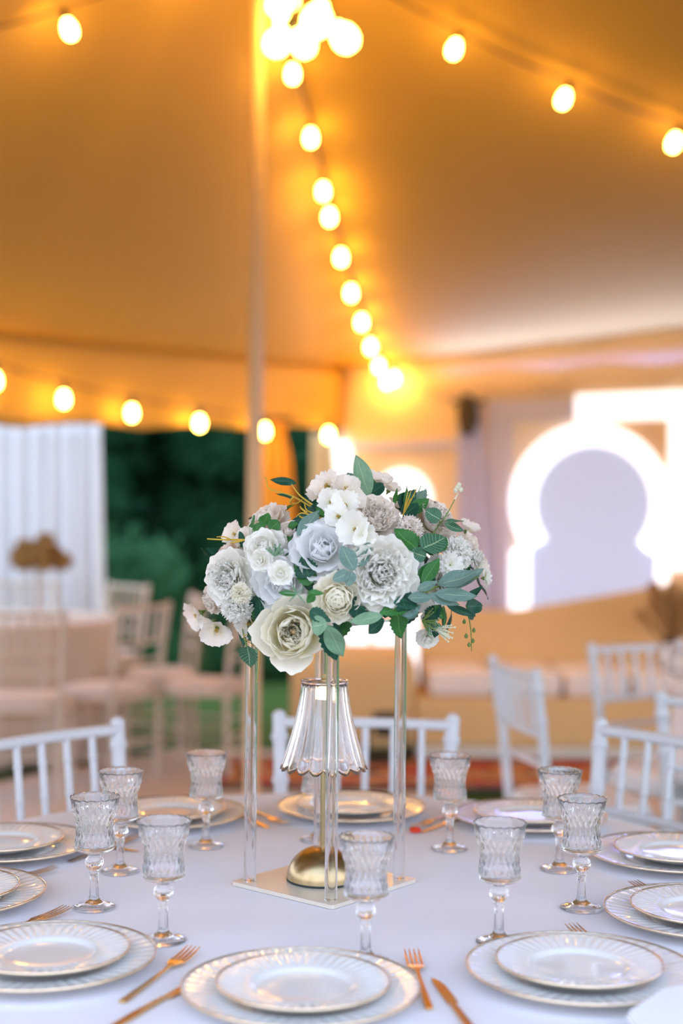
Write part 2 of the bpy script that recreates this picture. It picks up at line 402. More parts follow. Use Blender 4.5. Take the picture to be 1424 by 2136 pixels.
c1_ = wp(1404, 900)[0]; wall_piece('pane', [(c1_, zB + .3), (c1_ + .5, zB + .3), (c1_ + .5, zT + .02), (c1_, zT + .02)], 0.055, 0.085, M['halo2'], win)
cL = wp(1076, 1050); cR = wp(1404, 1050); cs = (cL[0] + cR[0]) / 2; Ro = (cR[0] - cL[0]) / 2; cz = wp(1240, 1048)[1]
Rv = wp(1240, 884)[1] - cz
def sq(P): return [(s, cz + (z - cz) * Rv / Ro if z > cz - Ro else z) for s, z in P]
out = sq(horseshoe(cs, cz, Ro, zB, Ro * 0.99)); inn = sq(horseshoe(cs + 0.03, cz - 0.01, Ro * 0.74, zB, Ro * 0.80))
strip('arch_glow', out, inn, 0.055, 0.09, M['halo'], win)
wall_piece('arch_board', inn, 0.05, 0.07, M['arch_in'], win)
# doorway 1: narrower arch further left, its brightness put in as emission
dr = empty('door_1', (0, 0, 0)); dr['kind'] = 'structure'
dl = [wp(706, 922, .05), wp(745, 1500, .05)]; 
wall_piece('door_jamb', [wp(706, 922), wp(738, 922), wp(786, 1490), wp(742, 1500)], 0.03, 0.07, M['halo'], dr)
a = wp(735, 922); b = wp(965, 905)
wall_piece('door_header', [(a[0], 1.78), (b[0], 1.78), (b[0], 1.84), (a[0], 1.84)], 0.03, 0.055, M['lilac'], dr)
c0 = wp(845, 1042); R0 = (wp(906, 1040)[0] - wp(785, 1040)[0]) / 2
o2 = horseshoe(c0[0], c0[1] - 0.02, R0, 0.02, R0 * 0.9)
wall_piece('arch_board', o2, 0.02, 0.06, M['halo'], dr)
# drape post between the two openings and at the far right
def drape(name, top, bot, w0, w1, m_, n=40, folds=6, amp=0.025, label=None, cat='curtain', grp=None, thick=0.006, waist=None):
    top = Vector(top); bot = Vector(bot); V = []; F = []
    o = empty(name, (bot.x, bot.y, bot.z))
    across = Vector((1, 0, 0)) if m_ is not None else None
    for j in range(17):
        f = j / 16; c = top.lerp(bot, f); w = w0 + (w1 - w0) * f
        if waist: w *= 1 - waist[1] * math.exp(-((f - waist[0]) / 0.12) ** 2)
        for i in range(n + 1):
            u = i / n - 0.5
            V.append(c - bot + Vector((u * w, amp * math.sin(u * folds * 2 * PI + 0.6 * math.sin(f * 3)) * (0.6 + 0.4 * f), 0.01 * math.sin(u * 9) if j == 16 else 0)))
    for j in range(16):
        for i in range(n): F.append((j * (n + 1) + i, j * (n + 1) + i + 1, (j + 1) * (n + 1) + i + 1, (j + 1) * (n + 1) + i))
    c_ = link('cloth', mesh(name + '_cloth', V, F, m_), o); c_.modifiers.new('s', 'SOLIDIFY').thickness = thick
    g = G(); g.tube([top - bot + Vector((-w0 / 2 - .03, 0, 0.01)), top - bot + Vector((w0 / 2 + .03, 0, 0.01))], 0.014, 8); g.build('rod', M['bark'], o)
    return tag(o, label, cat, grp)
s_, _ = wp(1000, 1000)
pt = w3(s_, 2.06, 0.16); pb = w3(s_ + 0.10, 0.02, 0.16)
drape('curtain', pt, pb, 0.16, 0.28, M['lilac'], n=24, folds=3, label='narrow pale lilac curtain hanging between the glowing arches on the canvas wall')
g = G(); k0 = w3(wp(1003, 850)[0], 0, 0.2)
g.tube([k0 + Vector((0, 0, 1.86)), k0 + Vector((0.01, 0, 1.95)), k0 + Vector((0, 0, 2.04)), k0 + Vector((0, 0, 2.12))], [0.035, 0.07, 0.065, 0.03], 12)
tb = g.build('tieback', M['bark']); tag(tb, 'brown knotted tie at the top of the narrow lilac curtain', 'tie')

# ------------------------------------------------------------------ sofa
sf = empty('sofa', (0, 0, 0)); 
p0 = Wz(600, 1584); x0, x1 = p0.x, 2.08; yF = 7.82
sf.location = (x0, yF, 0)
tag(sf, 'long low tan sofa with a pale seat cushion under the glowing arches', 'sofa')
L = x1 - x0
g = G(); g.box((L / 2 + 0.35, 0.35, 0.20), (L - 0.7, 0.66, 0.28)); g.build('base', M['sofa'], sf, bevel=0.02)
g = G(); g.box((L / 2 + 0.35, 0.36, 0.03), (L - 0.72, 0.66, 0.06)); g.build('plinth', M['sofaw'], sf)
for i in range(4):
    w = (L - .85) / 4; g = G(); g.box((0.76 + w * (i + 0.5), 0.33, 0.41), (w - 0.02, 0.62, 0.14)); g.build('seat_cushion', M['sofaw'], sf, bevel=0.035)
g = G()                                                   # back that rises to the right
nb = 40; V = []; F = []
for i in range(nb + 1):
    x = 0.75 + (L - 0.75) * i / nb
    px = 712 + FPX * (x + x0) / (yF + 0.75); top = 0.78 + 0.17 * max(0, min(1, (px - 1080) / 330))
    prof = [(0.60, 0.42), (0.62, top - 0.05), (0.64, top), (0.68, top), (0.71, top - 0.05), (0.71, 0.05)]
    V += [(x, y, z) for y, z in prof]
for i in range(nb):
    for j in range(5): F.append((i * 6 + j, (i + 1) * 6 + j, (i + 1) * 6 + j + 1, i * 6 + j + 1))
F += [tuple(range(6)), tuple(range(nb * 6 + 5, nb * 6 - 1, -1))]
g.add(V, F); g.build('backrest', M['sofa'], sf)
g = G(); g.box((0.36, 0.36, 0.30), (0.70, 0.72, 0.54)); g.build('armrest', M['sofa'], sf, bevel=0.09)
# uplighter: black can standing by the doorway
u = Wz(812, 1500); up = empty('uplighter', (u.x, 7.6, 0)); up.location = (D(805, 1500, 7.55).x, 7.55, 0.025); up.scale = (1, 1, .62)
tag(up, 'small black uplighter can standing on the rug before the sofa', 'lamp')
g = G(); g.lathe([(0, 0.24), (0.06, 0.24), (0.062, 0.25), (0.075, 0.42), (0.07, 0.425), (0.055, 0.27), (0, 0.27)], 20); g.build('can', M['dark'], up)
g = G(); g.tube([(-.1, 0, .0), (-.09, 0, .3), (-.07, 0, .33)], 0.01, 6).tube([(.1, 0, .0), (.09, 0, .3), (.07, 0, .33)], 0.01, 6).box((0, 0, 0.008), (.24, .12, .016)); g.build('bracket', M['dark'], up)
def spot(name, loc, target, col, power, size, blend=1.0, rad=0.06):
    l = bpy.data.lights.new(name, 'SPOT'); l.color = col; l.energy = power; l.spot_size = size; l.spot_blend = blend; l.shadow_soft_size = rad
    o = bpy.data.objects.new(name, l); C.objects.link(o); d = Vector(target) - Vector(loc)
    o.location = loc; o.rotation_euler = d.to_track_quat('-Z', 'Y').to_euler(); return o
# added blue light on an invented batten, giving the roof its daylight tint
bt = empty('added_batten', tuple(w3(2.0, 2.16, 0.10))); tag(bt, 'slim added light batten high on the canvas wall, put in to tint the roof', 'lamp')
bt.rotation_euler = (0, 0, math.atan2(WD.y, WD.x))
g = G(); g.box((0, 0, 0), (2.6, .05, .02)); g.build('housing', M['polem'], bt)
al = bpy.data.lights.new('added_wash', 'AREA'); al.shape = 'RECTANGLE'; al.size = 2.5; al.size_y = .04; al.color = (0.16, 0.25, 1.0); al.energy = 50
ao = bpy.data.objects.new('added_wash', al); C.objects.link(ao)
dv = (WN * 1.0 + Vector((0, 0, 1.1))).normalized(); zz = -dv; xx = WD.copy(); yy = zz.cross(xx); mm = Matrix.Identity(4)
for q in range(3): mm[q][0] = xx[q]; mm[q][1] = yy[q]; mm[q][2] = zz[q]; mm[q][3] = w3(2.0, 2.18, 0.12)[q]
ao.matrix_world = mm

# pampas arrangement at the right end of the sofa
pm = empty('pampas_vase', (D(1400, 1400, 8.05).x, 8.05, 0.50)); pm.location.z = 0.48
tag(pm, 'vase of brown dried pampas standing on the sofa seat beside its rising end', 'plant')
g = G(); g.lathe([(0, 0), (.06, 0), (.08, .08), (.05, .16), (.04, .2), (.035, .2), (0, .1)], 20); g.build('vase', M['bark'], pm)
g = G()
for i in range(26):
    a = rnd.uniform(0, 2 * PI); sp = rnd.uniform(.05, .24); h = rnd.uniform(.30, .50)
    pth = [Vector((0, 0, .12)), Vector((math.cos(a) * sp * .4, math.sin(a) * sp * .3, h * .6)), Vector((math.cos(a) * sp, math.sin(a) * sp * .5, h))]
    g.tube(pth, [.003, .012, .03], 6)
g.build('plumes', M['pampas'], pm)

# ------------------------------------------------------------------ tent pole
tp = empty('tent_pole', (P1.x, P1.y, 0.012)); tag(tp, 'tall pale tent pole standing behind the round table', 'pole')
tp.location.x = D(526, 1000, 6.0).x + 0.01
g = G(); g.tube([(0, 0, 0.02), (0, 0, 4.28)], 0.031, 20); g.build('shaft', M['polem'], tp)
g = G(); g.lathe([(0, 0), (.12, 0), (.12, .012), (.045, .02), (.04, .12), (0, .12)], 20); g.build('foot_plate', M['polem'], tp)

# ------------------------------------------------------------------ string lights
bulb_me = None
def bulb_mesh(r=0.028, h=0.085):
    g = G(); pr = [(0.0001, 0), (r * .55, h * .04), (r * .9, h * .2), (r, h * .42), (r * .93, h * .65), (r * .62, h * .88), (r * .45, h), (0.0001, h)]
    g.lathe([(a, -b) for a, b in [(p, h - q) for p, q in pr]][::-1], 18)
    me = mesh('bulb', g.V, g.F, M['bulb']); return me
bulb_me = bulb_mesh()
g = G(); g.lathe([(0.0001, 0.0), (.014, 0.0), (.016, .02), (.015, .05), (.008, .06), (.0001, .06)], 14); socket_me = mesh('socket', g.V, g.F, M['dark'])
def string_light(pts, label, wires=None, tilt=None):
    """pts: 3D positions of the bulb centres"""
    o = empty('string_light', tuple(pts[0])); tag(o, label, 'string lights')
    base = pts[0]; tops = []
    for i, p in enumerate(pts):
        q = p - base
        ang = Matrix.Rotation((tilt or 0) * rnd.uniform(.7, 1.2), 4, 'Y')
        b = link('bulb', bulb_me, o, Matrix.Translation(q) @ ang @ Matrix.Translation((0, 0, 0.045)))
        s = link('socket', socket_me, o, Matrix.Translation(q) @ ang @ Matrix.Translation((0, 0, 0.040)))
        tops.append(q + Vector((0, 0, 0.10)))
    ext = (wires[0] - base) if wires and wires[0] is not None else None
    ex2 = (wires[1] - base) if wires and wires[1] is not None else None
    path = ([ext] if ext else []) + tops + ([ex2] if ex2 else [])
    P = []
    for a, b in zip(path[:-1], path[1:]):
        for k in range(5):
            f = k / 5; P.append(a.lerp(b, f) - Vector((0, 0, 0.03 * 4 * f * (1 - f) * min(1, (a - b).length))))
    P.append(path[-1]); g = G(); g.tube(P, 0.006, 6); g.build('cable', M['wire'], o)
    return o
def roofpts(L, off=0.16): return [on_roof(x, y, off) for x, y in L]
top_anchor = Vector((P1.x + .1, P1.y - .05, 3.9))
string_light(roofpts([(610, 155), (648, 288), (674, 400), (687, 453), (711, 538), (732, 612), (754, 673), (773, 724), (790, 765), (806, 797), (822, 790)], 0.2),
             'string of round bulbs running from the chandelier down to the far corner of the roof', wires=(on_roof(590, 20, .2), None))
string_light(roofpts([(700, -40), (947, 103), (1175, 207), (1405, 298), (1640, 390)], 0.22), 'string of bulbs sloping along the roof towards the right edge', tilt=0.3, wires=(on_roof(600, -120, .15), None))
string_light(roofpts([(-140, 130), (145, 62), (420, -60)], 0.22), 'string of bulbs at the upper left corner of the roof, one bulb in view', tilt=-0.35)
pts = []
vA, vB = Vector((0, 9.9)), Vector((-6.3, 1.8)); vd = (vB - vA).normalized(); vn = Vector((0.79, -0.615))
for x, y in ((685, 908), (552, 900), (416, 883), (275, 862), (133, 833), (-10, 795), (-170, 750)):
    r = ray(x, y); oA = vA + vn * 0.14; t = (oA - Vector((0, 0))).dot(vn) / Vector((r.x, r.y)).dot(vn); pts.append(EYE + r * t)
string_light(pts, 'string of bulbs hanging in a shallow curve along the far left edge of the roof')

# chandelier of globe bulbs
ch = empty('chandelier', tuple(D(650, -60, 5.8))); tag(ch, 'cluster of large glowing globe bulbs hanging beside the pole top', 'chandelier')
cb = Vector(ch.location)
g = G(); g.lathe([(.0001, -.06), (.03, -.055), (.052, -.03), (.058, 0), (.05, .035), (.028, .06), (.018, .08), (.0001, .08)], 20); globe_me = mesh('globe_bulb', g.V, g.F, M['globe'])
cord = G()
for x, y, d, sc, tl in ((577, 90, 5.75, .86, .5), (633, 93, 5.7, .8, -.4), (590, 45, 5.95, .6, 0), (660, 45, 5.6, 1.0, .3), (720, 80, 5.75, .9, -.6), (578, 10, 5.8, .7, .3), (605, 2, 6.0, .6, -.3), (690, -60, 5.9, .9, 0)):
    q = D(x, y, d) - cb; R = Matrix.Rotation(tl, 4, 'Y')
    link('globe_bulb', globe_me, ch, Matrix.Translation(q) @ R @ Matrix.Scale(sc, 4))
    link('socket', socket_me, ch, Matrix.Translation(q) @ R @ Matrix.Translation((0, 0, .07 * sc)) @ Matrix.Scale(1.3 * sc, 4))
    tp_ = q + R.to_3x3() @ Vector((0, 0, .14 * sc)); cord.tube([tp_, tp_.lerp(Vector((0, 0, .5)), .4) + Vector((0, 0, .08)), Vector((0, 0, .55))], .005, 6)
cord.build('cord', M['wire'], ch)
g = G(); g.tube([(0, 0, .45), (0, 0, 1.0)], .012, 8).lathe([(.0001, .42), (.05, .43), (.05, .47), (.0001, .5)], 16); g.build('hub', M['bark'], ch)

# ------------------------------------------------------------------ left background: white drapes, trees, hedge
for k, (xa, xb, lab) in enumerate(((-150, 20, 'leftmost of the four tall white drapes behind the far table'), (10, 85, 'white drape directly behind the golden flower centrepiece'),
                                   (80, 150, 'white drape just right of the golden flower centrepiece'), (145, 206, 'rightmost white drape next to the dark trees'))):
    a = D((xa + xb) / 2, 900, 9.6); w = (xb - xa) / FPX * 9.6 * 1.08
    drape('curtain', (a.x, 9.6, 1.96), (a.x + 0.05, 9.6, 0.01), w, w * 1.03, M['drape'], n=48, folds=max(2, round(w / .13)), amp=.055, label=lab, grp='white drapes behind the far table')
am = drape('narrow_curtain', (D(575, 900, 9.3).x, 9.3, 1.95), (D(582, 1100, 9.3).x, 9.3, 1.22), .16, .24, M['amber'], n=24, folds=3, amp=.03, label='short curtain, orange light in its colour, gathered behind the tent pole', waist=(.12, .3))
am2 = drape('narrow_curtain', (D(680, 900, 10.4).x, 10.4, 1.93), (D(676, 1100, 10.4).x, 10.4, 0.01), .2, .22, M['sofa'], n=24, folds=3, amp=.03, label='narrow brown curtain between the dark trees and the bright doorway')

def leafblob(g, c, rad, n, size, squash=1.0):
    for i in range(n):
        v = Vector((rnd.gauss(0, 1), rnd.gauss(0, 1), rnd.gauss(0, 1))).normalized()
        q = Vector(c) + Vector((v.x * rad, v.y * rad * .7, v.z * rad * squash)) * rnd.uniform(.82, 1.1)
        a = Vector((rnd.gauss(0, 1), rnd.gauss(0, 1), rnd.gauss(0, 1))).normalized(); b = a.cross(v).normalized(); s = size * rnd.uniform(.6, 1.3)
        g.add([q - a * s, q + b * s * .45, q + a * s, q - b * s * .45], [(0, 1, 2, 3)])
def blob(g, c, rad, squash=1.0, seed=0):
    prof = [(math.sin(PI * i / 10) + 1e-4, -math.cos(PI * i / 10)) for i in range(11)]; b = len(g.V)
    g.lathe(prof, 16)
    for i in range(b, len(g.V)):
        v = g.V[i]; k = rad * (0.86 + .22 * noise.noise(v * 2.2 + Vector((seed, 0, 0)))); g.V[i] = Vector((c[0] + v.x * k, c[1] + v.y * k * .7, c[2] + v.z * k * squash))
TL = ['dark broad tree furthest left behind the white drapes', 'dark tree just right of the white drapes', 'dark tree behind the gap left of the tent pole', 'dark tree directly behind the tent pole',
      'dark tree between the pole and the bright doorway', 'tall back tree filling the gap between the dark trees on the left', 'tall back tree rising behind the dark trees by the pole', 'back tree behind the right canvas wall']
for i, (x, y, r, h, mm) in enumerate(((-5.2, 14, 1.7, 2.4, 'fol0'), (-2.9, 13.2, 1.25, 2.1, 'fol0'), (-1.6, 13.6, 1.2, 2.3, 'fol1'), (-.5, 13.2, 1.2, 2.0, 'fol0'), (.9, 13.5, 1.3, 2.2, 'fol0'), (-3.6, 17, 2.6, 3.0, 'fol0'), (-.2, 17, 2.6, 3.0, 'fol1'), (5, 15, 2.6, 3, 'fol0'))):
    t = empty('tree', (x, y, 0)); tag(t, TL[i], 'tree', 'trees beyond the tent')
    g = G(); g.tube([(0, 0, 0), (.05, 0, h * .5), (0, 0, h)], [.14, .10, .06], 8); g.build('trunk', M['bark'], t)
    g = G()
    for k in range(9):
        c = (rnd.uniform(-.55, .55) * r, rnd.uniform(-.4, .3) * r, h - r * .15 + rnd.uniform(-.65, .55) * r); rr = r * rnd.uniform(.45, .65)
        blob(g, c, rr, .9, k + i * 10); leafblob(g, c, rr, 420, .075)
    o = g.build('crown', M[mm], t, auto=False, smooth=False); o['kind'] = 'stuff'
for i, (x, w, h, d) in enumerate(((-4.9, 2.2, 1.0, 11.2), (-2.35, 1.9, .98, 11.4), (0, 1.7, .95, 11.5))):
    t = empty('hedge', (x, d, 0)); tag(t, ['clipped green hedge behind the white drapes', 'lighter green hedge below the dark trees left of the pole', 'lighter green hedge behind the tent pole'][i], 'hedge', 'hedges beyond the tent')
    g = G()
    for k in range(14):
        c = ((k % 7 - 3) / 7 * w, 0, .25 + .5 * (k // 7) * h); blob(g, c, .33 * h + .08, 1.15, k); leafblob(g, c, .36 * h + .08, 300, .045, 1.15)
    o = g.build('foliage', M['fol2'], t, smooth=False, auto=False); o['kind'] = 'stuff'

# ------------------------------------------------------------------ chairs
def make_chair(m_, pad='cushion'):
    o = empty('chair', (0, 0, 0))
    def knot(P, r, n=10, rings=()):
        g = G(); pts = []; rr = []
        P = [Vector(p) for p in P]; tot = len(P) - 1
        N = 24
        for i in range(N + 1):
            f = i / N * tot; k = min(int(f), tot - 1); p = P[k].lerp(P[k + 1], f - k); q = i / N
            b = 1 + sum(.32 * math.exp(-((q - c) / .012) ** 2) for c in rings); pts.append(p); rr.append(r * b)
        # extra samples at the rings
        ex = []
        for c in rings:
            for dq in (-.02, -.01, 0, .01, .02):
                q = c + dq; f = q * tot; k = max(0, min(int(f), tot - 1)); ex.append((q, P[k].lerp(P[k + 1], f - k), r * (1 + .32 * math.exp(-(dq / .012) ** 2))))
        al = sorted([(i / N, pts[i], rr[i]) for i in range(N + 1)] + ex, key=lambda t: t[0]); out = []
        for t in al:
            if not out or t[0] - out[-1][0] > 1e-4: out.append(t)
        g.tube([t[1] for t in out], [t[2] for t in out], n); return g
    H = .885; seat = .44
    for sx_ in (-1, 1):      # rear posts
        P = [(sx_ * .185, -.175, 0), (sx_ * .178, -.165, seat), (sx_ * .187, -.185, .66), (sx_ * .198, -.215, H - .012)]
        g = knot(P, .0155, 12, (.3, .55, .78, .93)); g.add(*ball((P[-1][0], P[-1][1], H - .012), .0165)); g.build('leg', m_, o)
        P = [(sx_ * .20, .19, 0), (sx_ * .195, .185, seat - .02)]
        knot(P, .0145, 12, (.2, .5, .8)).build('leg', m_, o)
    def bow(z, w, y, dep, r, name):
        g = G(); g.tube([(w * (i / 12 * 2 - 1), y - dep * (1 - (i / 12 * 2 - 1) ** 2), z) for i in range(13)], r, 10); g.build(name, m_, o)
    bow(.862, .195, -.208, .018, .0125, 'top_rail'); bow(.690, .190, -.190, .014, .010, 'back_rail'); bow(.600, .185, -.180, .012, .009, 'back_rail')
    sp = knot([(0, 0, 0), (0, 0, .172)], .0082, 8, (.3, .7)); sme = mesh('spindle', sp.V, sp.F, m_)
    for i in range(5):
        f = (i + 1) / 6 * 2 - 1; x = f * .192; y0 = -.190 - .014 * (1 - f * f); y1 = -.208 - .018 * (1 - f * f)
        link('spindle', sme, o, Matrix.Translation((x, y0, .69)) @ Matrix.Rotation(math.atan2(y0 - y1, .172), 4, 'X'))
    g = G(); V = []; F = []
    N = 28
    def sup(i):
        a = 2 * PI * i / N; c, s = math.cos(a), math.sin(a); k = (abs(c) ** 4 + abs(s) ** 4) ** -.25; return c * k, s * k
    for j, (z, s) in enumerate(((seat - .03, .96), (seat - .025, 1), (seat - .008, 1), (seat, .97))):
        for i in range(N): c, q = sup(i); V.append((c * .205 * s * (1 + .04 * q), q * .20 * s, z))
    for j in range(3):
        for i in range(N): F.append((j * N + i, j * N + (i + 1) % N, (j + 1) * N + (i + 1) % N, (j + 1) * N + i))
    F += [tuple(range(N))[::-1], tuple(range(3 * N, 4 * N))]; g.add(V, F); g.build('seat', m_, o)
    g = G(); V = []; F = []
    for j, (z, s) in enumerate(((seat, .93), (seat + .02, .96), (seat + .035, .90), (seat + .04, .6))):
        for i in range(N): c, q = sup(i); V.append((c * .20 * s * (1 + .04 * q), q * .195 * s, z))
    for j in range(3):
        for i in range(N): F.append((j * N + i, j * N + (i + 1) % N, (j + 1) * N + (i + 1) % N, (j + 1) * N + i))
    F += [tuple(range(N))[::-1], tuple(range(3 * N, 4 * N))]; g.add(V, F); g.build('seat_pad', M[pad], o)
    for z in (.14, .26):
        for sx_ in (-1, 1): knot([(sx_ * .183, -.17, z), (sx_ * .198, .187, z)], .0075, 8, (.33, .66)).build('stretcher', m_, o)
        knot([(-.198, .187, z + .03), (.198, .187, z + .03)], .0075, 8, (.33, .66)).build('stretcher', m_, o)
    knot([(-.183, -.17, .2), (.183, -.17, .2)], .0075, 8, (.33, .66)).build('stretcher', m_, o)
    return o
def ball(c, r, n=12, m_=8):
    V = []; F = []
    for j in range(m_ + 1):
        a = PI * j / m_
        for i in range(n): b = 2 * PI * i / n; V.append((c[0] + r * (math.sin(a) + 1e-3) * math.cos(b), c[1] + r * (math.sin(a) + 1e-3) * math.sin(b), c[2] - r * math.cos(a)))
    for j in range(m_):
        for i in range(n): F.append((j * n + i, j * n + (i + 1) % n, (j + 1) * n + (i + 1) % n, (j + 1) * n + i))
    return V, F
TC = Vector((-0.02, 2.27, 0))
chair = make_chair(M['chair'])
def put(o, x, y, face, label, grp, z=0.012):
    """face: direction (angle from +x) the sitter looks to"""
    o.location = (x, y, z); o.rotation_euler = (0, 0, face - PI / 2); tag(o, label, 'chair', grp); return o
def at_table(o, px, Z, label, grp, twist=0):
    p = D(px, 1500, Z); d = Vector((TC.x - p.x, TC.y - p.y)); face = math.atan2(d.y, d.x) + twist
    # p is the middle of the top rail, which lies 0.215 behind the chair's centre
    return put(o, p.x + .215 * math.cos(face), p.y + .215 * math.sin(face), face, label, grp)
G1 = 'white bamboo style chairs around the dressed table'
at_table(chair, 762, 3.24, 'white spindle-back chair directly behind the table lamp, facing the camera', G1)
at_table(copy_tree(chair), 92, 2.98, 'white spindle-back chair at the left side of the dressed table', G1, twist=.15)
at_table(copy_tree(chair), 1396, 3.02, 'white spindle-back chair at the right rear of the dressed table', G1, twist=-.18)
G2 = 'white chairs round the second table on the right'
p = D(1108, 1400, 4.35); put(copy_tree(chair), p.x + .15, p.y, math.radians(12), 'white chair turned sideways between sofa and glasses, seen from behind', G2, .02)
p = D(1338, 1400, 4.95); put(copy_tree(chair), p.x + .1, p.y - .1, math.radians(-62), 'white chair just left of the second table, angled towards it, before the pampas', G2, .02)
p = D(1560, 1400, 3.75); put(copy_tree(chair), p.x, p.y, math.radians(70), 'white chair cut off by the right frame edge, its post leaning behind the near chair', G2, .02)
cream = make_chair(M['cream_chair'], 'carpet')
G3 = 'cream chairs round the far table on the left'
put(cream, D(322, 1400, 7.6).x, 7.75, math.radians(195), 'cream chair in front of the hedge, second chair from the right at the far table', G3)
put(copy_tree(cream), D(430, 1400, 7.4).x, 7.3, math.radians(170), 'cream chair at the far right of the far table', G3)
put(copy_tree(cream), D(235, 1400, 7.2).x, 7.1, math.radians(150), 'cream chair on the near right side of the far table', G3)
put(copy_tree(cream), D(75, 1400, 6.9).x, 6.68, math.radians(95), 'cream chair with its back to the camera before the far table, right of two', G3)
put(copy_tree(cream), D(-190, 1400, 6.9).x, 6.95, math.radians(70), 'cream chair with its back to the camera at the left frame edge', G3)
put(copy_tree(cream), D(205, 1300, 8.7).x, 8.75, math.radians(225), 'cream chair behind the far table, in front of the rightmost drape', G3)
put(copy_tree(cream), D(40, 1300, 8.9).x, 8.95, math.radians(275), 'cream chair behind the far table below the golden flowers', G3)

# ------------------------------------------------------------------ tables and cloths
def table(x, y, R, label, clabel, m_, z=0.012, folds=18, long=True):
    t = empty('round_table', (x, y, z)); tag(t, label, 'table')
    g = G(); g.lathe([(.0001, .722 - z), (R - .02, .722 - z), (R - .01, .73 - z), (R - .01, .747 - z), (R - .02, .752 - z), (.0001, .752 - z)], 64); g.build('tabletop', M['bark'], t)
    for k in range(4):
        a = PI / 4 + k * PI / 2; g = G(); g.tube([(math.cos(a) * .4, math.sin(a) * .4, 0), (math.cos(a) * .36, math.sin(a) * .36, .722 - z)], .018, 10); g.build('leg', M['dark'], t)
    N = 216
    def fn(a, i, r, zz):
        k = max(0, min(1, (.745 - zz) / .7)); w = 1 + (.05 * math.sin(folds * a + .7 * math.sin(3 * a)) + .02 * math.sin(31 * a)) * k
        return r * w, zz
    prof = [(0.0001, .7565)] + [(R * i / 14, .7565) for i in range(1, 14)] + [(R - .006, .7562), (R + .001, .753), (R + .006, .742), (R + .01, .70), (R + .014, .62), (R + .018, .56), (R + .02, .50)] + ([(R + .035, .4), (R + .05, .2), (R + .06, .03)] if long else [])
    g = G(); g.lathe([(a, b) for a, b in prof], N, fn)
    c = g.build('tablecloth', m_, auto=False); c.location = (x, y, 0); c.modifiers.new('s', 'SOLIDIFY').thickness = .0015
    tag(c, clabel, 'tablecloth'); return t
table(TC.x, TC.y, .765, 'round dining table beneath the foreground white cloth', 'pale lilac-white cloth on the round table set with china in the foreground', M['cloth'], long=False)
table(D(1800, 1460, 4.7).x, 4.62, .62, 'small round table at the right edge behind the chairs', 'white cloth on the table at the right frame edge behind the chairs', M['cloth'], z=.02, long=False)
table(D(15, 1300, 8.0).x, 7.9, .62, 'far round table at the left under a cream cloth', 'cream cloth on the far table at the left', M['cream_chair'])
TZ = 0.7575
# ------------------------------------------------------------------ china
def plate_mesh(R, name):
    well = R * .56; nf = 46
    def fn(a, i, r, z):
        k = max(0, min(1, (r - well * 1.05) / (R * .2))) * max(0, min(1, (R * 1.01 - r) / (R * .10)))
        return r, z + .0024 * k * (abs(math.sin(nf / 2 * a + 45 * (r - well) * .3)) - .5) 
    h = .020 * (R / .146) ** .5
    top = [(.0001, .006), (well * .5, .006), (well * .93, .0062), (well, .0075), (well * 1.05, .0105)] + [(well * 1.05 + (R - well * 1.05) * t, .0105 + (h - .0105) * t ** .8) for t in (.12, .25, .4, .55, .7, .82, .92, 1)]
    bot = [(R, h - .003), (R * .8, h * .55), (well * 1.04, .005), (well * .98, 0), (well * .9, 0), (well * .88, .002), (.0001, .002)]
    g = G(); g.lathe(top + bot, 200, fn); body = mesh(name, g.V, g.F, M['china'])
    g = G(); e = .0007
    g.lathe([(R - e, h + .0012), (R + e * .5, h + .0010), (R + e, h - .001), (R + e * .6, h - .003), (R - e, h - .0028)], 128, closed=True); rim = mesh('rim', g.V, g.F, M['rim'])
    return body, rim, h
big = plate_mesh(.146, 'plate'); small = plate_mesh(.106, 'plate')
def plate(pm, x, y, z, label, grp, dx=0, dy=0, rz=0, tilt=0):
    o = empty('plate', (x + dx, y + dy, z), rz); o.rotation_euler = (tilt, 0, rz)
    link('dish', pm[0], o); link('rim', pm[1], o); tag(o, label, 'plate', grp); return o
PL = [((627, 2086), 'at the front centre of the table', (.003, -.006)), ((1210, 2046), 'at the front right of the table', (-.002, 0)), ((1470, 1925), 'cut off at the right edge, nearer of two', (-.002, 0)),
      ((1404, 1799), 'cut off at the right edge, farther of two', (.006, 0)), ((1105, 1719), 'at the back right, behind a goblet', (0, 0)), ((733, 1700), 'at the back centre, seen behind the lamp', (0, 0)),
      ((354, 1713), 'at the back left of the table', (0, 0)), ((18, 1778), 'at the left edge, farthest of three', (-.012, 0)), ((-109, 1884), 'at the left edge with its tip showing', (0, 0)), ((90, 2020), 'at the front left corner of the table', (.006, 0))]
for (pxy, wh, off) in PL:
    p = Wz(*pxy, TZ)
    plate(big, p.x, p.y, TZ, 'large gilt-rimmed plate ' + wh, 'large gilded plates', rz=rnd.uniform(0, 1))
    plate(small, p.x, p.y, TZ + .0105, 'small white plate atop the large one ' + wh, 'small gilded plates', dx=off[0], dy=off[1], rz=rnd.uniform(0, 1))

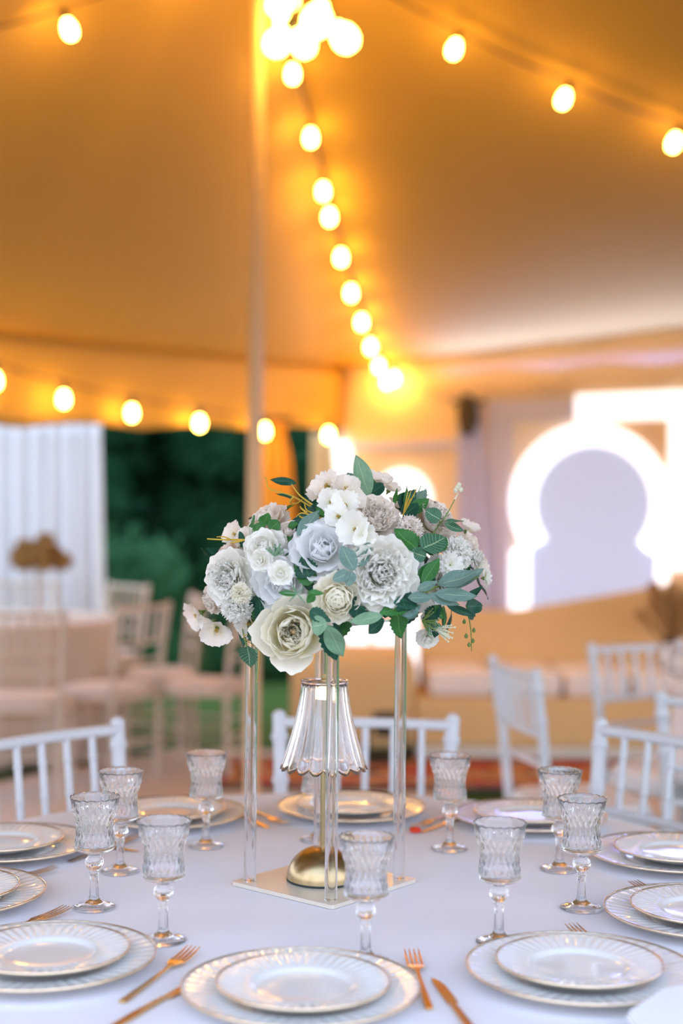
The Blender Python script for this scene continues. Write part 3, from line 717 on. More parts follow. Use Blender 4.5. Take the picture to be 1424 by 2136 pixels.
# ------------------------------------------------------------------ goblets
def goblet_meshes():
    foot = [(.0001, .0), (.0315, .0), (.0325, .0015), (.0315, .003), (.024, .0055), (.014, .0085), (.009, .0125), (.0068, .018), (.0062, .030), (.0062, .046), (.0072, .052), (.0075, .054),
            (.0065, .056), (.0098, .060), (.0125, .065), (.0132, .069), (.0120, .074), (.0085, .0785), (.0075, .080), (.0095, .0825)]
    def ff(a, i, r, z):
        if .015 < z < .05: r *= 1 + .05 * math.cos(8 * a)
        if .056 < z < .079: r *= 1 + .06 * abs(math.cos(5 * a))
        return r, z
    bowl_o = [(.0105, .083), (.024, .0855), (.0292, .0885), (.0305, .092)]
    N = 48
    for i in range(1, N):
        t = i / N; z = .092 + .064 * t; r = .0300 - .0032 * math.sin(PI * min(1, t * 1.15)) + .0075 * max(0, t - .55) ** 1.4 * 2.2; bowl_o.append((r, z))
    bowl_o += [(.0356, .160), (.0367, .164), (.0378, .1665), (.0374, .1675)]
    bowl_i = [(.0358, .166), (.0342, .161), (.0312, .155), (.0264, .14), (.0236, .12), (.0258, .098), (.0235, .0935), (.012, .0925), (.0001, .0925)]
    def bf(a, i, r, z):
        if i < len(bowl_o) and .0925 < z < .158:
            k = min(1, (z - .0925) / .006, (.158 - z) / .01); u = a * 11; w = (z - .092) / .0115 * PI
            r += k * (.0014 * (abs(math.sin(u + w * .5)) + abs(math.sin(u - w * .5))) - .0016)
        if z >= .164: z += .0005 * math.sin(18 * a)
        return r, z
    # split into two solid pieces: stem with foot, bowl
    st = G(); st.lathe(foot + [(.0001, .0826)], 56, ff); stem = mesh('stem', st.V, st.F, M['glass'])
    bw = G(); bw.lathe([(.0001, .0828), (.0095, .0828)] + bowl_o + bowl_i, 176, lambda a, i, r, z: bf(a, i - 2, r, z) if i >= 2 else (r, z)); bowl = mesh('bowl', bw.V, bw.F, M['glass'])
    return stem, bowl
stem_me, bowl_me = goblet_meshes()
GL = [((340, 1962), 'standing between the two left front plates'), ((196, 1893), 'leftmost in the photo, before the left plates'), ((250, 1818), 'just behind the leftmost goblet'), ((429, 1765), 'by the back left plate'),
      ((662, 1752), 'half hidden behind the lamp'), ((937, 1771), 'right of the acrylic stand, before the back right plate'), ((1166, 1814), 'behind its taller-looking neighbour at the right'), ((1212, 1895), 'rightmost in the photo'),
      ((1040, 1965), 'standing behind the front right plate'), ((762, 2006), 'in front of the acrylic stand, behind the front centre plate')]
for pxy, wh in GL:
    p = Wz(*pxy, TZ); o = empty('goblet', (p.x, p.y, TZ), rnd.uniform(0, 1)); link('stem', stem_me, o); link('bowl', bowl_me, o)
    tag(o, 'clear cut-glass goblet ' + wh, 'glass', 'cut-glass goblets on the dressed table')
# a few on the table at the right edge
for i, (x, y) in enumerate(((1392, 1452), (1418, 1470))):
    p = Wz(x, y, TZ); o = empty('goblet', (p.x, p.y, TZ)); link('stem', stem_me, o); link('bowl', bowl_me, o)
    tag(o, ('left' if i == 0 else 'right') + ' goblet of the pair on the table at the right frame edge', 'glass', 'goblets on the second table')

# ------------------------------------------------------------------ cutlery (unit along +Y, tip at +Y)
def fork_mesh():
    g = G(); L = .205
    # handle to neck: flattened tapering bar
    sec = [(0, .0048, .0022, 0), (.03, .0045, .0024, .0006), (.08, .0032, .0022, .0016), (.115, .0022, .002, .003), (.132, .0028, .0018, .0042), (.142, .0080, .0014, .0046), (.152, .0112, .0012, .0040), (.158, .0116, .0012, .0036)]
    V = []; F = []
    for y, hw, ht, z in sec: V += [(-hw, y, z), (hw, y, z), (hw, y, z + ht), (-hw, y, z + ht)]
    for i in range(len(sec) - 1):
        a = 4 * i; b = a + 4
        for k in range(4): F.append((a + k, a + (k + 1) % 4, b + (k + 1) % 4, b + k))
    F += [(3, 2, 1, 0), tuple(4 * (len(sec) - 1) + k for k in range(4))]; g.add(V, F)
    for i in range(4):
        x = (i - 1.5) * .0062; V = []; F = []
        for y, hw, z in ((.150, .0021, .0036), (.172, .0018, .0040), (.193, .0014, .0060), (.209, .0005, .0090)): V += [(x - hw, y, z), (x + hw, y, z), (x + hw, y, z + .0013), (x - hw, y, z + .0013)]
        for j in range(3):
            a = 4 * j; b = a + 4
            for k in range(4): F.append((a + k, a + (k + 1) % 4, b + (k + 1) % 4, b + k))
        F += [(3, 2, 1, 0), (12, 13, 14, 15)]; g.add(V, F)
    return g
def knife_mesh():
    g = G(); V = []; F = []
    sec = [(0, -.0048, .0048, .0030), (.05, -.0050, .0050, .0034), (.10, -.0040, .0040, .0034), (.118, -.0035, .0035, .003), (.122, -.0050, .0085, .0016), (.15, -.0050, .0095, .0012), (.185, -.0045, .0090, .0011), (.205, -.0036, .0062, .0009), (.217, -.0020, .0010, .0007)]
    for y, a, b, h in sec: V += [(a, y, 0), (b, y, 0), (b, y, h), (a, y, h)]
    for i in range(len(sec) - 1):
        a = 4 * i; b = a + 4
        for k in range(4): F.append((a + k, a + (k + 1) % 4, b + (k + 1) % 4, b + k))
    F += [(3, 2, 1, 0), tuple(4 * (len(sec) - 1) + k for k in range(4))]; g.add(V, F); return g
fg, kg = fork_mesh(), knife_mesh()
CUT = {('fork', k): mesh('fork', fg.V, fg.F, M[k], smooth=False) for k in ('gold', 'dkgold')}
CUT.update({('knife', k): mesh('knife', kg.V, kg.F, M[k], smooth=False) for k in ('gold', 'dkgold')})
def cutlery(kind, tip, tail, label, m_='gold'):
    a = Wz(*tip, TZ); b = Wz(*tail, TZ); d = (a - b).normalized(); ln = .205 if kind == 'fork' else .217
    mm = Matrix.Translation(a - d * ln + Vector((0, 0, .0006))) @ Matrix.Rotation(math.atan2(d.y, d.x) - PI / 2, 4, 'Z')
    o = link(kind, CUT[(kind, m_)]); o.matrix_world = mm
    b = o.modifiers.new('b', 'BEVEL'); b.width = .0005; b.segments = 2
    tag(o, label, kind, kind + 's on the dressed table' if kind == 'fork' else 'knives on the dressed table'); return o
cutlery('fork', (402, 1990), (215, 2120), 'gold fork between the front left and front centre plates', 'gold')
cutlery('knife', (428, 2034), (272, 2125), 'gold knife between the front left and front centre plates', 'gold')
cutlery('fork', (858, 1996), (905, 2136), 'gold fork right of the front centre plate', 'gold')
cutlery('knife', (902, 2042), (972, 2136), 'gold knife right of the front centre plate, rounded tip', 'gold')
cutlery('fork', (138, 1905), (-40, 1962), 'bronze-looking fork above the front left plate', 'dkgold')
cutlery('fork', (113, 1820), (-30, 1845), 'bronze-looking fork between the two plates cut off at the left edge', 'dkgold')
cutlery('fork', (1192, 1942), (1330, 2030), 'fork whose tines peep out behind the front right plate', 'dkgold')
cutlery('fork', (1322, 1851), (1480, 1905), 'fork whose tip shows between the two right edge plates', 'dkgold')
cutlery('knife', (1380, 2008), (1500, 2040), 'knife at the right frame edge beside the front right plate', 'dkgold')
cutlery('fork', (290, 1748), (170, 1790), 'bronze-looking fork behind the leftmost pair of goblets', 'dkgold')
cutlery('knife', (290, 1777), (180, 1760), 'knife beside the goblet just behind the leftmost one', 'dkgold')
cutlery('fork', (595, 1725), (520, 1690), 'gold fork left of the back centre plate', 'gold')
cutlery('knife', (560, 1728), (505, 1700), 'gold knife left of the back centre plate', 'gold')
cutlery('fork', (865, 1731), (960, 1690), 'gold fork right of the back centre plate', 'gold')
cutlery('knife', (880, 1738), (975, 1702), 'gold knife right of the back centre plate', 'gold')
g = G(); V = []
q = Wz(866, 1737, TZ); g.lathe([(.0001, .0), (.010, .001), (.012, .005), (.009, .009), (.0001, .011)], 16); rc = g.build('red_candy', M['red']); rc.location = (q.x, q.y, TZ + .001)
tag(rc, 'small glossy red sweet by the fork right of the back centre plate', 'sweet')
# napkin at the lower right
P = [Wz(x, y, TZ + .03) for x, y in ((1305, 2110), (1380, 2062), (1500, 2035), (1560, 2160), (1400, 2220))]
g = G(); k = len(P); cen = sum((Vector(p) for p in P), Vector()) / k
for lay in range(3):
    z0 = lay * .0035 - .0
    Q = [cen + (p - cen) * (1 - .03 * lay) for p in P]
    g.add([(p.x - cen.x, p.y - cen.y, z0) for p in Q] + [(p.x - cen.x, p.y - cen.y, z0 + .003) for p in Q], [tuple(range(k))[::-1], tuple(range(k, 2 * k))] + [(i, (i + 1) % k, (i + 1) % k + k, i + k) for i in range(k)])
nk = g.build('napkin', M['paper'], smooth=False, bevel=.001); nk.location = (cen.x, cen.y, TZ + .022); tag(nk, 'folded white napkin on the front right plate edge in the lower right corner', 'napkin')

# ------------------------------------------------------------------ acrylic stand
SCt = Vector((-.022, 2.286, TZ)); rot = math.radians(5.2)
st = empty('flower_stand', tuple(SCt), rot); tag(st, 'clear acrylic four-legged flower stand in the middle of the round table', 'stand')
def slab(hd, z0, z1, r=.006):
    P = []
    for k in range(4):
        a = k * PI / 2
        for j in range(5):
            b = a - PI / 4 + PI / 2 * j / 4; c = Vector((math.cos(a), math.sin(a))) * (hd - r * 1.414); P.append((c.x + r * math.cos(b), c.y + r * math.sin(b)))
    k = len(P); g = G(); g.add([(x, y, z0) for x, y in P] + [(x, y, z1) for x, y in P], [tuple(range(k))[::-1], tuple(range(k, 2 * k))] + [(i, (i + 1) % k, (i + 1) % k + k, i + k) for i in range(k)]); return g
slab(.150, .0, .006).build('base_plate', M['frost'], st, smooth=False)
TOPZ = 1.180 - TZ
slab(.135, TOPZ, TOPZ + .005).build('top_plate', M['acrylic'], st, smooth=False)
rg = G(); rg.lathe([(.0001, .0062), (.0088, .0062), (.0098, .0072), (.0098, TOPZ - .001), (.0088, TOPZ - .0002), (.0001, TOPZ - .0002)], 32); rme = mesh('rod', rg.V, rg.F, M['acrylic'])
try: rme.set_sharp_from_angle(angle=math.radians(30))
except Exception: pass
pg = G(); pg.lathe([(.0001, 0), (.0035, 0), (.0035, .018), (.002, .020), (.0001, .020)], 16); pme = mesh('peg', pg.V, pg.F, M['china'])
for k in range(4):
    a = k * PI / 2; r = link('rod', rme, st, Matrix.Translation((.120 * math.cos(a), .120 * math.sin(a), 0)))

# ------------------------------------------------------------------ table lamp
lp = empty('table_lamp', (-.025, 2.288, TZ + .0062)); tag(lp, 'brass table lamp with a fluted clear bell shade inside the acrylic stand', 'lamp')
g = G(); g.lathe([(.0001, 0), (.057, 0), (.0585, .001), (.0585, .0035), (.0001, .0035)], 48); g.build('foot_ring', M['rubber'], lp)
dome = [(.058, .0036)] + [(.058 * math.cos(t) ** .9, .0036 + .050 * math.sin(t)) for t in [PI / 2 * i / 14 for i in range(1, 14)]] + [(.0001, .0536)]
g = G(); g.lathe(dome, 56); g.build('base', M['brass'], lp)
g = G(); g.tube([(0, 0, .050), (0, 0, .310)], .0052, 18); g.build('pole', M['brass'], lp)
zb, zt_ = .944 - TZ - .006, 1.081 - TZ - .006
NF = 18
def shade(t, thick):
    r = .0375 + (.069 - .0375) * (t ** 1.75 * .82 + t * .18); return r - thick
prof = [(shade(i / 20, 0), zt_ + (zb - zt_) * i / 20) for i in range(21)]
inner = [(shade(i / 20, .0032), zt_ + (zb - zt_) * i / 20) for i in range(20, -1, -1)]
def sfn(a, i, r, z):
    t = max(0, min(1, (zt_ - z) / (zt_ - zb))); k = .025 + .035 * t; lob = abs(math.cos(a * NF / 2))
    if t < .06: k *= t / .06
    k = max(k, .0)
    return r * (1 - k + k * 1.5 * lob ** .7), z - (.008 * (lob - .6) * max(0, (t - .75) / .25) if t > .75 else 0)
g = G(); g.lathe(prof + inner, 216, sfn, closed=True); g.build('shade', M['glass'], lp, auto=False)
g = G(); g.lathe([(.0372, zt_ - .001), (.0385, zt_ + .001), (.0385, zt_ + .003), (.036, zt_ + .0035), (.0335, zt_ + .002), (.0335, zt_ - .001)], 64, closed=True); g.build('shade_ring', M['glass'], lp)
g = G(); g.lathe([(.0001, zt_ - .008), (.026, zt_ - .008), (.028, zt_ - .005), (.028, zt_ - .002), (.0001, zt_ - .0015)], 40); g.build('lamp_head', M['brass'], lp)
g = G(); g.lathe([(.0001, zt_ - .028), (.012, zt_ - .027), (.0135, zt_ - .012), (.0135, zt_ - .0085), (.0001, zt_ - .0085)], 28); g.build('led', M['lampled'], lp)
g = G(); g.lathe([(.0001, zt_ - .002), (.006, zt_ - .001), (.006, zt_ + .004), (.0045, zt_ + .0055), (.006, zt_ + .007), (.006, zt_ + .012), (.0001, zt_ + .0125)], 20); g.build('finial', M['brass'], lp)

# ------------------------------------------------------------------ far centrepiece and others
fc = empty('centrepiece', tuple(Wz(80, 1300, TZ))); fc.location.z = TZ
fp = D(78, 1290, 7.9); fc.location = (fp.x, 7.9, TZ); tag(fc, 'golden brown flower centrepiece on a tall stand on the far table', 'flowers')
g = G(); g.lathe([(.0001, 0), (.08, 0), (.08, .008), (.012, .012), (.012, .25), (.07, .255), (.07, .265), (.0001, .265)], 20); g.build('stand', M['cream_chair'], fc)
g = G()
for i in range(34):
    a = rnd.uniform(0, 2 * PI); u = rnd.random() ** .5; x, y = math.cos(a) * u * .16, math.sin(a) * u * .14; h = .285 + (1 - u * u) * .15
    blob(g, (x, y, h), .045, 1, i); leafblob(g, (x, y, h), .046, 40, .018)
g.build('blooms', M['brownflower'], fc, smooth=False, auto=False)['kind'] = 'stuff'

exec_flowers = True
# ------------------------------------------------------------------ FLOWERS
def petal(L=1.0, Wd=1.0, th0=0.0, curl=0.0, tip=0.0, cup=.5, ruf=.0, rk=3, seed=0, serr=0.0, notch=0.0, nu=10, nv=10, narrow=0.5):
    R = random.Random(seed); ph = R.uniform(0, 6); ph2 = R.uniform(0, 6); V = []; F = []; U = []
    y = z = 0.0; prof = [(0, 0)]
    for j in range(1, nv + 1):
        v = (j - .5) / nv; th = th0 + curl * v + tip * max(0, (v - .65) / .35) ** 1.5
        y += math.sin(th) / nv * L; z += math.cos(th) / nv * L; prof.append((y, z))
    for j in range(nv + 1):
        v = j / nv; w = Wd * .5 * ((narrow * .35 + (1 - narrow * .35) * math.sin(PI * .5 * min(1, v * 1.35)) ** .8)) * (1 if v < .72 else math.sqrt(max(0.0, 1 - ((v - .72) / .30) ** 2.6)) * .72 + .28)
        for i in range(nu + 1):
            u = i / nu * 2 - 1; yy, zz = prof[j]; x = u * w
            e = v * v
            zz2 = zz + L * (-.10 * u * u * v * v - notch * math.exp(-(u / .22) ** 2) * v ** 6)
            wav = ruf * e * (math.sin(rk * u * 2 + ph) * .6 + math.sin(rk * u * 4.3 + ph2) * .4) * (abs(u) * .6 + .5)
            yy2 = yy - cup * x * x / (Wd) * (1.4 if v > .3 else 1) + wav
            zz2 += ruf * .6 * e * math.sin(rk * u * 3.1 + ph2) * v
            if serr and j == nv: zz2 += serr * L * (1 if i % 2 else -1)
            V.append((x * (1 - .12 * cup * abs(u)), yy2, zz2)); U.append((i / nu, v))
    for j in range(nv):
        for i in range(nu): a = j * (nu + 1) + i; F.append((a, a + 1, a + nu + 2, a + nu + 1))
    return V, F, U
PM = {}
def pmesh(kind, k):
    key = (kind, k)
    if key not in PM:
        s = hash(kind) % 1 + k * 13 + {'in': 1, 'mid': 2, 'out': 3, 'guard': 4, 'ruf': 5, 'carn': 6, 'blos': 7, 'ran': 8, 'tuft': 9, 'ray': 10}[kind] * 100
        cfg = {'in': dict(Wd=.85, th0=.28, curl=-.9, cup=1.05, ruf=.045, rk=2.2), 'mid': dict(Wd=1.05, th0=.45, curl=-.95, tip=.25, cup=.8, ruf=.05, rk=2.0),
               'out': dict(Wd=1.2, th0=.55, curl=-.95, tip=.75, cup=.6, ruf=.06, rk=1.9), 'guard': dict(Wd=1.25, th0=.35, curl=-.25, tip=.55, cup=.35, ruf=.07, rk=1.8),
               'ruf': dict(Wd=.95, th0=.2, curl=-.55, tip=.5, cup=.7, ruf=.16, rk=2.8, notch=.14), 'carn': dict(Wd=1.1, th0=.1, curl=-.1, tip=.6, cup=.25, ruf=.20, rk=3.4, serr=.05, nu=16, nv=7),
               'blos': dict(Wd=1.02, th0=.1, curl=-.45, tip=.5, cup=.35, ruf=.09, rk=1.7, notch=.09, nv=8, nu=8, narrow=.2), 'ran': dict(Wd=1.0, th0=.50, curl=-1.45, cup=.95, ruf=.022, rk=2.4),
               'tuft': dict(Wd=.6, th0=.1, curl=-.4, tip=.3, cup=.8, ruf=.14, rk=3, notch=.1, nu=8, nv=6), 'ray': dict(Wd=.36, th0=.1, curl=.1, tip=.2, cup=.3, ruf=.02, serr=.05, nu=6, nv=7)}[kind]
        V, F, U = petal(seed=s, **cfg); PM[key] = mesh('petal', V, F, M['p_white'], U)
    return PM[key]
FR = random.Random(21)
def rings(f, spec, m_, R, open_=1.0):
    az = FR.uniform(0, 6)
    for (kind, n, r0, tilt, s, z0) in spec:
        az += FR.uniform(.3, .9)
        for i in range(n):
            a = az + 2 * PI * i / n + FR.uniform(-.12, .12); t = math.radians(tilt + FR.uniform(-6, 6)) * open_; sc = s * R * FR.uniform(.93, 1.07)
            mm = Matrix.Rotation(a, 4, 'Z') @ Matrix.Translation((0, r0 * R, z0 * R)) @ Matrix.Rotation(-t, 4, 'X') @ Matrix.Rotation(FR.uniform(-.12, .12), 4, 'Y') @ Matrix.Diagonal((sc, sc, sc, 1))
            link('petal', pmesh(kind, FR.randrange(5)), f, mm, m_)
SPEC = {
 'peony': [('tuft', 7, .03, 3, .74, .16), ('tuft', 9, .12, 12, .76, .12), ('tuft', 9, .2, 26, .74, .10), ('ruf', 6, .08, 16, .72, .05), ('ruf', 8, .14, 28, .80, .02), ('ruf', 8, .18, 42, .86, 0), ('mid', 7, .16, 46, .98, -.04), ('out', 7, .16, 62, 1.05, -.10), ('guard', 7, .12, 82, 1.05, -.14)],
 'bowl': [('tuft', 8, .05, 2, .50, .0), ('tuft', 9, .15, 8, .58, 0), ('tuft', 9, .24, 12, .64, 0), ('ruf', 6, .28, 2, .80, -.02), ('mid', 6, .34, 2, 1.0, -.06), ('mid', 6, .38, 12, 1.1, -.08), ('mid', 5, .38, 24, 1.14, -.1), ('out', 4, .3, 40, 1.16, -.14)],
 'rose': [('in', 3, .02, -2, .78, .05), ('in', 4, .06, 6, .84, .03), ('in', 5, .12, 14, .88, 0), ('mid', 5, .15, 24, .95, -.02), ('out', 5, .16, 40, 1.05, -.06), ('out', 6, .15, 56, 1.12, -.1), ('guard', 6, .12, 76, 1.08, -.14)],
 'ranunculus': [('ran', 4, .0, -6, .62, .16), ('ran', 6, .06, 4, .70, .12), ('ran', 7, .12, 13, .76, .09), ('ran', 8, .18, 22, .82, .05), ('ran', 8, .22, 32, .88, .02), ('ran', 9, .24, 44, .94, -.02), ('out', 8, .2, 58, .98, -.08), ('guard', 7, .15, 74, .98, -.1)],
 'carnation': [('carn', 5, .02, 6, .72, .1), ('carn', 7, .05, 24, .78, .08), ('carn', 8, .08, 42, .84, .04), ('carn', 9, .08, 60, .9, 0), ('carn', 9, .06, 78, .95, -.04)],
 'small_rose': [('in', 3, .02, 0, .72, .05), ('in', 4, .1, 14, .82, 0), ('mid', 5, .16, 32, .95, -.04), ('out', 5, .16, 56, 1.05, -.08), ('guard', 5, .1, 76, 1.05, -.1)],
 'blossom': [('blos', 5, .06, 60, 1.0, 0)],
 'daisy': [('ray', 9, .05, 30, .8, .05), ('ray', 13, .06, 52, .9, 0), ('ray', 15, .06, 74, 1.0, -.03)],
}
CEN = D(712, 1205, 2.275); AX = (.245, .205, .165)
fa = empty('flower_arrangement', (SCt.x, SCt.y, TZ + TOPZ + .0055)); tag(fa, 'domed arrangement of white peonies, roses and sage leaves on the acrylic stand', 'flowers')
FA = Vector(fa.location)
def surf(x, y, dz=0.0):
    """a point on the front of the dome at pixel x, y, and its outward direction"""
    p = D(x, y, CEN.y); u = (p.x - CEN.x) / AX[0]; w = (p.z - CEN.z) / AX[2]; k = 1 - u * u - w * w
    d = AX[1] * math.sqrt(k) if k > 0 else 0
    q = D(x, y, CEN.y - d + dz)
    nrm = Vector(((q.x - CEN.x) / AX[0] ** 2, (q.y - CEN.y) / AX[1] ** 2, (q.z - CEN.z) / AX[2] ** 2))
    if nrm.length < 1e-5: nrm = Vector((0, -1, 0))
    return q, nrm.normalized()
def flower(kind, x, y, rpx, m_, dirpx=(0, 0), face=.5, dz=0.0, label=None, core=None, open_=1.0, up=0.0):
    q, n = surf(x, y, dz); R = rpx / FPX * q.y
    ax = (n * (1 - face) + Vector((0, -1, 0.0)) * face).normalized()
    ax = (ax + Vector((dirpx[0], 0, -dirpx[1]))).normalized()
    back = {'peony': .45, 'bowl': .5, 'rose': .5, 'ranunculus': .45, 'carnation': .45, 'small_rose': .45, 'blossom': .1, 'daisy': .3}[kind]
    f = empty(kind if kind != 'bowl' else 'peony', (0, 0, 0)); f.parent = fa
    f.matrix_local = Matrix.Translation(-FA) @ frame(q - ax * R * back, ax, spin=FR.uniform(0, 6))
    rings(f, SPEC[kind], m_, R * (1.0 if kind in ('blossom', 'daisy') else .93), open_)
    if kind in ('blossom',):
        g = G()
        for i in range(7):
            a = i * 2 * PI / 7; g.tube([(0, 0, 0), (math.cos(a) * R * .1, math.sin(a) * R * .1, R * .3)], R * .022, 5)
        g.build('stamens', M['twig'], f)
    elif kind in ('bowl',):
        g = G(); g.add(*ball((0, 0, R * .42), R * .06)); g.build('core', M['core'], f)
    # calyx at the back of the bloom
    g = G(); g.lathe([(.0001, -R * .42), (R * .05, -R * .38), (R * .10, -R * .22), (R * .2, -R * .1), (R * .16, R * .02), (.0001, R * .04)], 12); g.build('calyx', M['stalk'], f)
    if label: f['label'] = label
    return f
iv, wh_, co, bl = M['p_ivory'], M['p_white'], M['p_cool'], M['p_blush']
flower('peony', 472, 1205, 58, wh_, (-.15, .0), .55, -.01, 'round ivory peony at the left end')
flower('rose', 548, 1142, 46, wh_, (-.1, -.1), .5, .01)
flower('rose', 585, 1215, 62, co, (-.05, .15), .6, .012, 'cool white rose tucked behind two tiny roses')
flower('bowl', 611, 1318, 80, iv, (-.05, -.25), .75, -.035, 'large open ivory peony hanging over the front edge')
flower('ranunculus', 703, 1250, 54, iv, (0, .05), .7, -.03, 'tightly layered ivory ranunculus above the front leg')
flower('rose', 672, 1143, 66, co, (.0, -.2), .6, -.005, 'cool white rose left of the middle')
flower('peony', 797, 1197, 82, wh_, (.05, .0), .7, -.03, 'largest dense ruffled white peony')
flower('peony', 783, 1075, 58, bl, (.1, -.15), .45, .03)
flower('rose', 551, 1078, 46, bl, (-.5, -.55), .3, .06)
flower('peony', 912, 1082, 56, bl, (.2, -.2), .4, .05)
flower('carnation', 962, 1150, 40, wh_, (.3, -.1), .5, .02)
flower('carnation', 487, 1272, 38, wh_, (-.1, .25), .6, -.01); flower('carnation', 500, 1238, 24, iv, (.1, .0), .6, -.04)
flower('small_rose', 541, 1168, 24, wh_, (-.15, 0), .7, -.035); flower('small_rose', 584, 1196, 26, wh_, (.05, 0), .7, -.055)
flower('carnation', 858, 1098, 32, bl, (.1, -.2), .5, .02)
flower('peony', 935, 1210, 52, wh_, (.3, .05), .5, .04)
flower('small_rose', 893, 1335, 24, wh_, (-.1, .2), .6, .0); flower('small_rose', 901, 1288, 20, wh_, (.2, .1), .5, .01)
flower('daisy', 1017, 1206, 22, wh_, (1.4, -.1), .1, .0, 'small daisy-like bloom facing right at the right tip')
flower('daisy', 940, 1178, 30, wh_, (-.2, 0), .5, .0)
flower('rose', 602, 1108, 34, bl, (0, -.5), .4, .05); flower('small_rose', 985, 1132, 26, bl, (.4, -.1), .4, .05)
flower('rose', 858, 1195, 40, co, (.4, .2), .4, .015); flower('carnation', 1000, 1165, 24, wh_, (.5, 0), .4, .05)
flower('peony', 760, 1140, 44, wh_, (0, -.2), .5, .02); flower('rose', 845, 1045, 34, bl, (.1, -.6), .2, .1)
flower('peony', 437, 1255, 30, bl, (-.5, .2), .4, .05); flower('rose', 465, 1160, 36, bl, (-.5, -.3), .3, .07)
for (x, y, r, dx, dy, dz, mm) in ((683, 1015, 30, -.3, -.3, .0, bl), (722, 1022, 30, .2, -.4, .0, bl), (690, 1048, 26, -.2, .1, -.02, wh_), (720, 1055, 28, .2, .1, -.02, wh_), (706, 1078, 26, 0, .4, -.02, wh_), (735, 1045, 26, .5, 0, 0, bl), (668, 1028, 24, -.5, 0, .02, bl),
                                  (742, 1105, 34, -.1, .1, -.03, wh_), (757, 1118, 24, .3, .3, -.03, wh_),
                                  (412, 1282, 30, -.3, -.1, 0, bl), (452, 1312, 32, .1, .5, 0, bl), (440, 1300, 24, -.3, .4, .01, wh_), (490, 1115, 24, -.4, -.4, .05, bl), (515, 1125, 22, 0, -.4, .04, bl),
                                  (792, 1008, 26, .2, -.8, .08, bl), (812, 1020, 22, .4, -.5, .09, bl), (1000, 1190, 24, .5, .2, .06, bl), (975, 1105, 22, .5, -.4, .06, bl), (520, 1300, 26, 0, .3, .04, bl), (880, 1250, 26, .1, .5, .03, wh_)):
    flower('blossom', x, y, r * 1.3, mm, (dx + FR.uniform(-.5, .5), dy + FR.uniform(-.5, .5)), .5, dz)

# leaves
def leaf_mesh(kind, k):
    R = random.Random(k * 7 + len(kind)); V = []; F = []; U = []; nu, nv = 6, 14; bend = R.uniform(-.25, .35); tw = R.uniform(-.25, .25)
    for j in range(nv + 1):
        v = j / nv
        w = {'lance': math.sin(PI * v ** .85) ** .85, 'ovate': math.sin(PI * v ** .62) ** .75, 'round': math.sin(PI * v ** .75) ** .5}[kind]
        w = max(w, .015)
        for i in range(nu + 1):
            u = i / nu * 2 - 1; x = u * w * .5; yy = v; zz = .16 * abs(u) * w * .5 + bend * (v * v - v) * .6 + .03 * math.sin(v * 9 + u * 2)
            if kind == 'ovate' and abs(u) > .99: x *= 1 + .09 * (1 if j % 2 else -1)
            V.append((x * math.cos(tw * v), yy, zz + x * math.sin(tw * v))); U.append((i / nu, v))
    for j in range(nv):
        for i in range(nu): a = j * (nu + 1) + i; F.append((a, a + 1, a + nu + 2, a + nu + 1))
    return mesh('leaf', V, F, M['sage'], U)
LM = {(k, i): leaf_mesh(k, i) for k in ('lance', 'ovate', 'round') for i in range(4)}
LR = random.Random(5)
def leaf(x0, y0, x1, y1, wpx, kind='lance', m_='sage', dz=0.0, dz1=None, roll=0.0, parent=None, ddep=None):
    q0, _ = surf(x0, y0, 0); q1, _ = surf(x1, y1, 0)
    d0 = q0.y + dz; d1 = q1.y + (dz if dz1 is None else dz1)
    d1 = max(d0 - .03, min(d0 + .03, d1)) if ddep is None else d0 + ddep
    a = D(x0, y0, d0); b = D(x1, y1, d1); y = (b - a); Ln = y.length; y.normalize()
    z = Vector((0, -1, .35)); z = (z - y * z.dot(y)).normalized(); x = y.cross(z)
    mm = Matrix.Identity(4)
    for i in range(3): mm[i][0] = x[i]; mm[i][1] = y[i]; mm[i][2] = z[i]; mm[i][3] = a[i]
    wd = wpx * 1.22 / FPX * d0
    mm = mm @ Matrix.Rotation(roll, 4, 'Y') @ Matrix.Diagonal((wd, Ln, (wd + Ln) / 2, 1))
    return link('leaf', LM[(kind, LR.randrange(4))], fa, Matrix.Translation(-FA) @ mm, M[m_])
